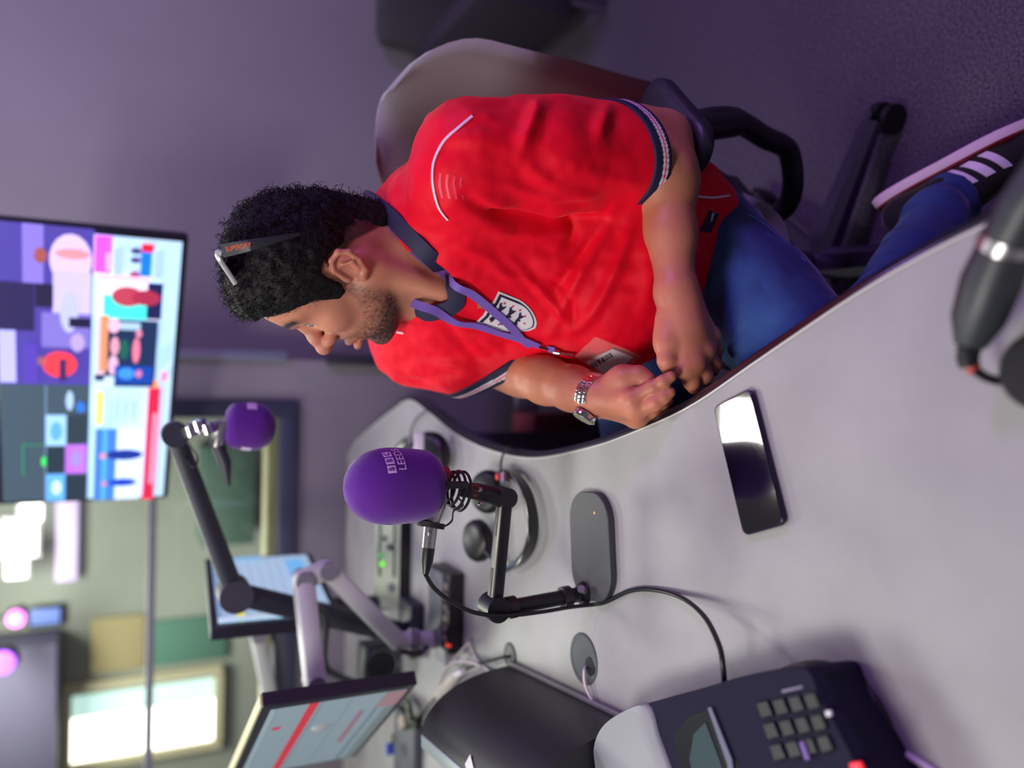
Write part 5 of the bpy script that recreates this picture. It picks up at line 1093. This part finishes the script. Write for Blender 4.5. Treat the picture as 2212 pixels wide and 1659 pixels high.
def shoept(x, z, off=.0012):
    o_ = heel + Vector(SR @ np.array([x, .12, z])); r = bs.ray_cast(o_, -sw); return (r[0] + sw*off) if r[0] else o_ - sw*.08
for k in range(3):
    x0 = .092 + k*.027; rs = []
    for j in range(6):
        t_ = j/5; z_ = .016 + .040*t_; xx = x0 + .020*t_; a_, b_v = shoept(xx, z_), shoept(xx + .015, z_); rs.append([a_, b_v, b_v - sw*.003, a_ - sw*.003])
    MB().ring_loft(rs).build('stripe', mat('white_leather', (232, 214, 236), .5), shoe, label='white side stripe')
for k in range(5):
    x0 = .10 + k*.020; c_ = heel + Vector(SR @ np.array([x0, 0, .082 - k*.0075])); MB().tube([c_ - sw*.018, c_ + Vector(SR @ np.array([.004, 0, .004])), c_ + sw*.018], .0028, 8).build('lace', m_black, shoe)
ft_ = MB().cone if False else None
rsh = thing_r = Sdf((-.03, -.06, -.02), (.30, .06, .12), .006, (-.13, 1.02, .02), np.array([[-.75, .66, 0], [-.66, -.75, 0], [0, 0, 1]]))
rsh.chain([(.02, 0, .035), (.12, 0, .035), (.25, 0, .018)], [.035, .036, .026], .02, w=False); rsh.cone((.02, 0, .04), (.02, 0, .09), .033, .036, .01, w=False)
v, qd = rsh.mesh(); pymesh('shoe', v, qd, mat('black_suede', (20, 16, 22), .85), person)
# ================================================================ office chair under the man
m_fab = mat('grey_chair_fabric', (120, 112, 122), .95, bump=.5, bscale=600, sheen=.4, bdist=.0006)
hub = Vector((.26, 1.21, 0)); chair = thing('office_chair', hub, 'grey fabric office chair with black armrests that the man sits on', 'chair')
bR = Matrix((tl, tf, Vector((0, 0, 1)))).transposed()   # x: chair left, y: forward
seatc = Vector((.20, 1.14, .405))
S = Sdf((-.27, -.26, -.06), (.27, .27, .06), .006, seatc, np.array(bR)); 
S.chain([(-.09, .0, 0), (.09, 0, 0)], [.05, .05], .02, w=False); S.ell((0, 0, 0), (.15, .19, .052), .04, w=False)
v, qd = S.mesh(); pymesh('seat', v, qd, m_fab, chair)
# curved backrest: rounded shield
def bq(u, v_):     # u across -1..1, v up 0..1
    wd_ = .205*(1 - .12*abs(v_ - .45)) * (1 if v_ < .75 else math.sqrt(max(0, 1 - ((v_ - .75)/.27)**2)))
    if v_ < .12: wd_ *= .8 + .2*(v_/.12)
    x = u*wd_; y = -.26 + .06*u*u - .05*v_ + .03*math.sin(v_*PI); return seatc + bR @ Vector((x + .03, y - .06, .10 + .50*v_))
rings = []
for j in range(25):
    v_ = j/24; row = [bq(-1 + 2*i/16, v_) for i in range(17)]
    n_b = bR @ Vector((0, 1, .1)); th_ = .028*math.sqrt(max(.05, 1 - (2*v_ - 1)**8))
    rings.append([p + n_b*th_*(math.sqrt(max(0, 1 - (-1 + 2*i/16)**6))) for i, p in enumerate(row)] + [p - n_b*th_*(math.sqrt(max(0, 1 - (-1 + 2*i/16)**6))) for i, p in reversed(list(enumerate(row)))][0:17])
MB().ring_loft(rings).build('backrest', m_fab, chair, angle=80)
MB().tube(spline([seatc + bR @ Vector((0, -.05, -.07)), seatc + bR @ Vector((0, -.26, -.08)), seatc + bR @ Vector((0, -.36, .0)), seatc + bR @ Vector((0, -.38, .25))], 8), .022, 10).build('back_bracket', m_black, chair)
MB().tube([hub + Vector((0, 0, .09)), Vector((hub.x, hub.y, .34))], .028, 20).build('gas_lift', m_dark, chair)
MB().box(Vector((hub.x, hub.y - .02, .345)), (.20, .26, .05), R=bR, bev=.01).build('mechanism', m_black, chair)
cast0 = onz(1912, 256, .032); a0_ = math.atan2(cast0.y - hub.y, cast0.x - hub.x); RL = Vector((cast0.x - hub.x, cast0.y - hub.y, 0)).length
m_leg = mat('glossy_black_base', (84, 76, 100), .22, .7, coat=.5)
for k in range(5):
    a = a0_ + 2*PI*k/5; d = Vector((math.cos(a), math.sin(a), 0)); s_ = Vector((-d.y, d.x, 0)); rr_ = []
    for t_ in (0, .2, .5, .8, 1.0):
        c_ = hub + d*(RL - .01)*t_ + Vector((0, 0, .115 - .045*t_)); w_ = .036 - .016*t_; hh_ = .024 - .010*t_; rr_.append([c_ + s_*w_*a_ + Vector((0, 0, hh_*b_)) for a_, b_ in ((-1, -1), (-1, .2), (-.5, 1), (.5, 1), (1, .2), (1, -1))])
    MB().ring_loft(rr_).build('leg', m_leg, chair, angle=30)
    cc_ = hub + d*RL + Vector((0, 0, .031)); cst = MB().tube([cc_ + Vector((0, 0, .02)), cc_ + Vector((0, 0, .052))], [.012, .010], 12).tube([cc_ - s_*.006 + Vector((0, 0, .012)), cc_ + s_*.006 + Vector((0, 0, .012))], .030, 20).build('caster', m_black, chair)
    for q_ in (-1, 1): MB().tube([cc_ + s_*q_*.008, cc_ + s_*q_*.024], .0305, 24).build('wheel', mat('castor_tyre', (14, 12, 18), .5), cst)
# armrests
m_pad = mat('armrest_pad', (34, 28, 48), .45)
def armrest(P0, P1, z0, bend, label=None):
    ax_ = (P1 - P0); L_a = ax_.length; ax_.normalize(); sd = Vector((-ax_.y, ax_.x, 0)); c_ = (P0 + P1)/2; rr_ = []
    for zz, g_ in ((-.014, -.006), (-.008, 0), (.006, 0), (.012, -.004), (.014, -.012)):
        rr_.append([c_ + ax_*x*1 + sd*y*1 + Vector((0, 0, zz)) for x, y in [(px*(1 + g_/.05), py*(1 + g_/.05)) for px, py in rrect(L_a, .085, .041, 8)]])
    pad = MB().ring_loft(rr_).build('armrest_pad', m_pad, chair, angle=60, label=label)
    MB().tube(spline([c_ - Vector((0, 0, .01))] + bend, 8), [.019]*(8*len(bend) + 1), 12).build('arm_post', m_black, chair)
    MB().tube([c_ - Vector((0, 0, .02)), bend[0] + (bend[1] - bend[0])*.2], .024, 12).build('post_sleeve', m_black, chair)
padz = elL.z - .052
pA, pB = onz(1398, 203, padz), onz(1520, 352, padz)
k1, k2, k3, k4 = at(1570, 255, 1.0), at(1650, 296, 1.03), at(1706, 335, 1.05), at(1695, 450, 1.09)
armrest(pA, pB, padz, [k1, k2, k3, k4, Vector((hub.x + .05, hub.y, .36))], 'dark pad under the near elbow')
mir = lambda p: Vector(p) - tl*2*((Vector(p) - seatc).dot(tl))
armrest(mir(pA) + Vector((.0, .02, -.06)), mir(pB) + Vector((.0, .02, -.06)), padz, [mir(k1), mir(k2), mir(k3), mir(k4), Vector((hub.x - .05, hub.y, .36))])
# ================================================================ things in the shadow behind
m_dk = mat('charcoal_upholstery', (58, 58, 60), .9, bump=.3, bscale=400)
lc = Vector((1.52, 2.45, 0)); t = thing('lounge_chair', lc, 'dark low lounge chair in the shadow by the back wall', 'chair')
MB().box(lc + Vector((0, .0, .27)), (.66, .60, .16), bev=.05).build('seat', mat('plum_seat', (44, 38, 52), .9), t)
MB().box(lc + Vector((.02, .27, .42)), (.70, .12, .42), bev=.05).build('backrest', m_dk, t)
for s_ in (-1, 1): MB().box(lc + Vector((s_*.33, 0, .32)), (.09, .62, .34), bev=.04).build('arm', mat('plum_arm', (40, 34, 48), .9), t)
for sx in (-1, 1):
    for sy in (-1, 1): MB().tube([lc + Vector((sx*.28, sy*.24, 0)), lc + Vector((sx*.28, sy*.24, .2))], [.012, .016], 10).build('leg', m_chrome, t)
pc0 = onz(1120, 880, .0); pdl = Vector((.16, 2.05, 0)); t = thing('drawer_pedestal', pdl, 'dark drawer pedestal with grey handle standing behind under the far arm', 'pedestal')
MB().box(pdl + Vector((0, .0, .28)), (.34, .42, .54), bev=.006).build('casing', mat('plum_casing', (62, 52, 84), .6), t)
for k in range(3):
    d_ = MB().box(pdl + Vector((0, -.217, .12 + .165*k)), (.32, .018, .155), bev=.003).build('drawer', mat('plum_front', (66, 54, 92), .5), t)
hnd = at(1146, 868, 1.80)
MB().box(Vector((hnd.x, 1.822, hnd.z)), (.055, .03, .07), bev=.012).build('handle', mat('grey_handle', (140, 144, 138), .35, .5), t, label='grey handle')
bx_ = onz(1128, 962, .2); MB().box(Vector((bx_.x, bx_.y, .10)), (.22, .16, .20), bev=.006).build('storage_box', mat('brick_red_box', (150, 66, 76), .7), label='dull red box on the floor just under the desk edge', cat='box')
# ================================================================ worn and carried things
# lanyard
m_lan = mat('lilac_webbing', (122, 92, 190), .6, bump=.6, bscale=900)
lan = thing('lanyard', hit(1170, 745)[0], 'purple lanyard around the neck with a clear card holder', 'lanyard')
def strap(name, pts, wd_, m, par, th=.0012, tw=None):
    Pp = spline([p for p, n in pts], 8); Nn = [Vector(n).normalized() for n in spline([n for p, n in pts], 8)]; rings = []
    for i, p in enumerate(Pp):
        t_ = (Pp[min(i + 1, len(Pp) - 1)] - Pp[max(i - 1, 0)]).normalized(); nn = (Nn[i] - t_*Nn[i].dot(t_)).normalized(); s_ = t_.cross(nn); rings.append([p + s_*wd_/2, p + s_*wd_/2 + nn*th, p - s_*wd_/2 + nn*th, p - s_*wd_/2])
    return MB().ring_loft(rings).build(name, m, par)
def sp(x, y, off=.004):
    r = hit(x, y, None, off); 
    return r if r else (at(x, y, 1.04), (CAM - at(x, y, 1.04)).normalized())
def fx(x, y, Y): p = at(x, y, Y); return p, (CAM - p).normalized()
bhead = bvh_of(hv, hq)
def nk(x, y):
    r = hit(x, y, bhead, .0025); return r if r else fx(x, y, 1.06)
strap('strap', [nk(845, 488), nk(862, 508), nk(886, 534), nk(912, 558), nk(938, 578), nk(958, 592), sp(988, 610, .0105), sp(1020, 632, .006), sp(1060, 664, .005), sp(1100, 698, .0055), sp(1135, 735, .005), sp(1150, 742)], .0125, m_lan, lan)
strap('strap', [fx(890, 654, 1.085), fx(910, 662, 1.070), fx(940, 672, 1.062), sp(985, 688, .008), sp(1030, 700), sp(1080, 716), sp(1120, 728), sp(1168, 744)], .0125, m_lan, lan)
strap('loop', [sp(1186, 750), sp(1202, 754)], .011, m_lan, lan)
a_, b_v = sp(1168, 744, .006)[0], sp(1188, 750, .006)[0]; MB().tube([a_, b_v], .0022, 8).build('connector', m_black, lan)
cl_ = MB(); c1v, c2v = sp(1202, 755, .008)[0], sp(1238, 762, .008)[0]
cl_.tube([c1v, c1v + (c2v - c1v)*.3], .0045, 10); cl_.tube(spline([c1v + (c2v - c1v)*.3, c1v + (c2v - c1v)*.6 + Vector((0, 0, .005)), c2v, c1v + (c2v - c1v)*.6 - Vector((0, 0, .005)), c1v + (c2v - c1v)*.3], 6), .0016, 8)
cl_.build('clip', m_chrome, lan)
m_clear = bpy.data.materials.new('clear_vinyl'); m_clear.use_nodes = True; nt = m_clear.node_tree; bb = nt.nodes['Principled BSDF']; bb.inputs['Base Color'].default_value = (1, .9, .92, 1); bb.inputs['Alpha'].default_value = .08; bb.inputs['Roughness'].default_value = .08
def patch(name, cx, m, par, off, th, nu=8, nv=6, **k):     # curved quad following the clothes; cx: four pixel corners
    g_ = []
    for j in range(nv + 1):
        for i in range(nu + 1):
            u_, v_ = i/nu, j/nv; x = (cx[0][0]*(1 - u_) + cx[1][0]*u_)*(1 - v_) + (cx[3][0]*(1 - u_) + cx[2][0]*u_)*v_; y = (cx[0][1]*(1 - u_) + cx[1][1]*u_)*(1 - v_) + (cx[3][1]*(1 - u_) + cx[2][1]*u_)*v_
            g_.append(sp(x, y, off))
    mb = MB(); W_ = nu + 1; mb.v = [tuple(p) for p, n in g_] + [tuple(p + n*th) for p, n in g_]; N0 = len(g_)
    for j in range(nv):
        for i in range(nu): a = j*W_ + i; mb.f.append((a, a + W_, a + W_ + 1, a + 1)); mb.f.append((N0 + a, N0 + a + 1, N0 + a + W_ + 1, N0 + a + W_))
    rim_ = [i for i in range(W_)] + [j*W_ + nu for j in range(1, nv + 1)] + [nv*W_ + i for i in range(nu - 1, -1, -1)] + [j*W_ for j in range(nv - 1, 0, -1)]
    for a, b in zip(rim_, rim_[1:] + rim_[:1]): mb.f.append((a, b, N0 + b, N0 + a))
    return mb.build(name, m, par, **k)
hold = patch('card_holder', [(1242, 765), (1290, 722), (1382, 762), (1330, 812)], m_clear, lan, .007, .0008)
patch('card', [(1266, 778), (1322, 748), (1367, 765), (1316, 806)], mat('white_card', (226, 214, 226), .6), lan, .0055, .0008)
blk_ = MB()
for k in range(8):
    u_ = k/8; a = (1276 + 44*u_, 782 - 28*u_); q0_ = [sp(a[0] + dx, a[1] + dy, .0066)[0] for dx, dy in ((0, 0), (3.2, -2.0), (9 + 2*u_, 6), (5.6, 8.5))]; blk_.slab(q0_, (CAM - q0_[0]), .0002)
blk_.build('card_print', m_black, lan, smooth=False, label='row of dark letters, LEEDS BBC pass wording too blurred to read') if False else blk_.build('card_print', m_black, lan, smooth=False, label='row of blurred dark lettering')
# crest and star on the shirt
c_c, c_n = hit(1099, 681, None, .0012); yv = (hit(1130, 692)[0] - hit(1068, 668)[0]); yv = -(yv - c_n*yv.dot(c_n)).normalized(); xv = yv.cross(c_n).normalized()
if (hit(1099, 660)[0] - c_c).dot(xv) < 0: xv = -xv
def onshirt(x, y, off):
    p = c_c + xv*x + yv*y + c_n*.05; r = bv.ray_cast(p, -c_n); p2 = r[0] if r[0] else p - c_n*.05
    return p2 + c_n*off
def shield(w_, t_, b_, n=14):
    o = [(-w_, t_), (-w_*.5, t_ - .0016), (0, t_), (w_*.5, t_ - .0016), (w_, t_)]
    for k in range(1, n): a = k/n; o.append((w_*math.cos(a*PI/2)**.55, t_ - .030 - (t_ - .030 - b_)*a**1.0 if a > 0 else t_))
    o.append((0, b_))
    for k in range(n - 1, 0, -1): a = k/n; o.append((-w_*math.cos(a*PI/2)**.55, t_ - .030 - (t_ - .030 - b_)*a))
    return o
m_cw = mat('crest_white', (226, 222, 236), .6); m_cn = mat('crest_navy', (30, 26, 62), .6); m_cr_ = mat('crest_red', (214, 60, 76), .6); m_gold = mat('star_gold', (206, 160, 60), .4, .4)
def applique(name, polys, m, off, par, th=.0006, **k):
    mb = MB()
    for p in polys:
        n0 = len(mb.v); L0 = [onshirt(x, y, off) for x, y in p]; cen_p = onshirt(sum(a for a, b in p)/len(p), sum(b for a, b in p)/len(p), off + th)
        mb.v += [tuple(q_) for q_ in L0] + [tuple(q_ + c_n*th) for q_ in L0] + [tuple(cen_p)]; m_ = len(p)
        for i in range(m_): j = (i + 1) % m_; mb.f.append((n0 + i, n0 + j, n0 + m_ + j, n0 + m_ + i)); mb.f.append((n0 + m_ + i, n0 + m_ + j, n0 + 2*m_))
    return mb.build(name, m, par, smooth=False, **k)
crest = applique('crest', [shield(.0320, .037, -.046)], m_cw, .0006, shirt, .0012, label='white shield crest with three navy lions and red roses')
applique('crest_border', [shield(.0288, .0338, -.0422)], m_cn, .0022, crest, .0004); applique('crest_field', [shield(.0265, .0290, -.0395)], m_cw, .0030, crest, .0004)
lion = [(-.0150, .0010), (-.0120, .0045), (-.0085, .0036), (-.0060, .0018), (-.0010, .0026), (.0050, .0020), (.0090, .0030), (.0130, .0052), (.0150, .0030), (.0115, .0018), (.0100, -.0010), (.0120, -.0042), (.0098, -.0046), (.0076, -.0016), (.0030, -.0014), (.0014, -.0044), (-.0008, -.0046), (-.0012, -.0014), (-.0056, -.0014), (-.0075, -.0044), (-.0096, -.0044), (-.0090, -.0008), (-.0125, -.0020), (-.0155, -.0012)]
applique('lion', [[(x*s_, y*s_ + oy) for x, y in lion] for s_, oy in ((1.25, .0200), (1.2, .0025), (1.0, -.0145))], m_cn, .0040, crest, .0005)
ros = []
for x, y in ((-.019, .020), (.019, .020), (-.0195, .006), (.0195, .006), (-.019, -.0075), (.018, -.0075), (-.0125, -.0195), (.012, -.0195), (0, -.0265), (0, .0105)): ros.append([(x + .0019*(1 if k % 2 else .7)*math.cos(2*PI*k/10), y + .0019*(1 if k % 2 else .7)*math.sin(2*PI*k/10)) for k in range(10)])
applique('rose', ros, m_cr_, .0044, crest, .0005)
applique('star', [[(0 + (.0068 if k % 2 == 0 else .0028)*math.sin(2*PI*k/10), .049 + (.0068 if k % 2 == 0 else .0028)*math.cos(2*PI*k/10)) for k in range(10)]], m_gold, .0008, shirt, .0008, label='small gold star above the crest')
# hem tag
tagp = patch('hem_tag', [(1510, 499), (1531, 455), (1553, 463), (1534, 503)], mat('black_tag', (26, 22, 34), .5), shirt, .0006, .0009, 4, 4, label='small dark woven tag')
patch('tag_logo', [(1536, 462), (1541, 460), (1536, 479), (1533, 478)], mat('tag_white', (200, 196, 210), .5), tagp, .0018, .0003, 2, 2)
for k in range(3): patch('tag_line', [(1522 - k*4, 478 + 7*k), (1540 - k*4, 484 + 7*k), (1539 - k*4, 487 + 7*k), (1521 - k*4, 481 + 7*k)], m_dark, tagp, .0018, .0003, 2, 1)
# ---------------------------------------------------------------- watch on the far wrist
wa = thing('wristwatch', at(1302, 868, .945), 'steel bracelet watch on the far wrist', 'watch')
fd = (wrR - elR).normalized(); wc = elR + (wrR - elR)*1.0 + fd*-.004
x_, y_, d_ = frame(fd); toC = (CAM - wc); toC = (toC - fd*toC.dot(fd)).normalized(); sd_ = fd.cross(toC).normalized()
if sd_.x > 0: sd_ = -sd_       # sd_ towards the left of the upright picture
RW = .0305; m_steel = mat('polished_steel', (206, 206, 210), .16, 1.0)
nl = 26; faceA = math.radians(72)
for k in range(nl):
    a = 2*PI*k/nl; da = (a - faceA + PI) % (2*PI) - PI
    if abs(da) < .55: continue
    rad_v = toC*math.cos(a) + sd_*math.sin(a); tg = -toC*math.sin(a) + sd_*math.cos(a); R = Matrix((tg, fd, rad_v)).transposed(); c_ = wc + rad_v*RW*Vector((1, 1, 1)).length/1.732
    lk = MB().box(c_, (.0068, .0100, .0030), R=R, bev=.0006)
    lk.box(c_ + fd*.0082 - tg*.0018, (.0066, .0060, .0026), R=R, bev=.0005).box(c_ - fd*.0082 - tg*.0018, (.0066, .0060, .0026), R=R, bev=.0005).build('link', m_steel, wa)
rv = toC*math.cos(faceA) + sd_*math.sin(faceA); cf_ = wc + rv*(RW + .001)
MB().lathe(cf_, rv, [(0, -.001), (.017, -.001), (.0185, .002), (.0185, .006), (.0165, .0075), (0, .0075)], 36).build('case', m_steel, wa)
MB().lathe(cf_, rv, [(0, .0076), (.0158, .0076), (.0150, .0086), (0, .0088)], 36).build('dial', mat('champagne_dial', (150, 140, 112), .25, .4), wa)
MB().tube([cf_ + fd*.018 + rv*.003, cf_ + fd*.022 + rv*.003], .0025, 10).build('crown', m_steel, wa)
# ---------------------------------------------------------------- sunglasses pushed up into the hair
sg = thing('sunglasses', hw_(.06, 0, .13), 'dark sunglasses with a pale front pushed up on the hair', 'sunglasses')
def G(x, y, Y): return at(x, y, Y)
t0_, t1_, t2_, t3_ = G(480, 542, 1.035), G(540, 530, 1.012), G(600, 516, 1.008), G(650, 505, 1.018)
tmpd = (t1_ - t0_).normalized(); nsg = (CAM - t0_).normalized(); nsg = (nsg - tmpd*nsg.dot(tmpd)).normalized(); wsg = tmpd.cross(nsg)
rr_ = []
for p, w_ in ((t0_, .0085), (t0_ + (t1_ - t0_)*.5, .0080), (t1_, .0070), (t2_, .0036), (t3_, .0022)): rr_.append([p + wsg*w_*a + nsg*.002*b for a, b in ((-1, -1), (-1, 1), (1, 1), (1, -1))])
tmp_ = MB().ring_loft(rr_).build('temple', mat('charcoal_frame', (40, 42, 52), .5), sg, bevel=.0006)
tx = MB(); flip = 1
xd = tmpd; yd = nsg.cross(xd).normalized()
text_into(tx, 'SUPERDRY', .0085, lambda c: t0_ + (t1_ - t0_)*.62 + xd*(c.x*.88)*1 + yd*(c.y) + nsg*(.0023 + c.z) + wsg*-.0005, .0002); tx.build('lettering', mat('orange_print', (224, 96, 40), .5), tmp_, smooth=False)
fr0, fr1 = G(470, 548, 1.045), G(508, 612, 1.07)
lensn = nsg
frm = [G(470, 546, 1.040), G(478, 560, 1.042), G(492, 585, 1.05), G(508, 612, 1.06), G(500, 600, 1.075), G(484, 575, 1.085), G(472, 560, 1.085)]
MB().tube(spline([G(482, 548, 1.036), G(470, 544, 1.042), G(476, 562, 1.044), G(490, 584, 1.05), G(509, 613, 1.056)], 6), .0034, 8).build('frame_front', mat('cream_gloss_frame', (196, 196, 200), .15, .3), sg, label='pale glossy front edge')
MB().slab([G(474, 553, 1.045), G(484, 570, 1.047), G(500, 598, 1.052), G(505, 605, 1.10), G(484, 575, 1.11), G(472, 556, 1.10)], Vector((-.3, 0, 1)), .0015).build('lens', mat('blue_mirror_lens', (60, 60, 110), .05, .6), sg)
MB().tube(spline([G(470, 546, 1.042), G(468, 552, 1.09), G(470, 556, 1.14), G(478, 565, 1.17)], 6), .003, 8).build('brow_bar', mat('charcoal_frame', (40, 42, 52), .5), sg)
MB().tube(spline([G(478, 565, 1.17), G(540, 545, 1.185), G(620, 520, 1.18)], 6), .003, 6).build('temple', mat('charcoal_frame', (40, 42, 52), .5), sg)
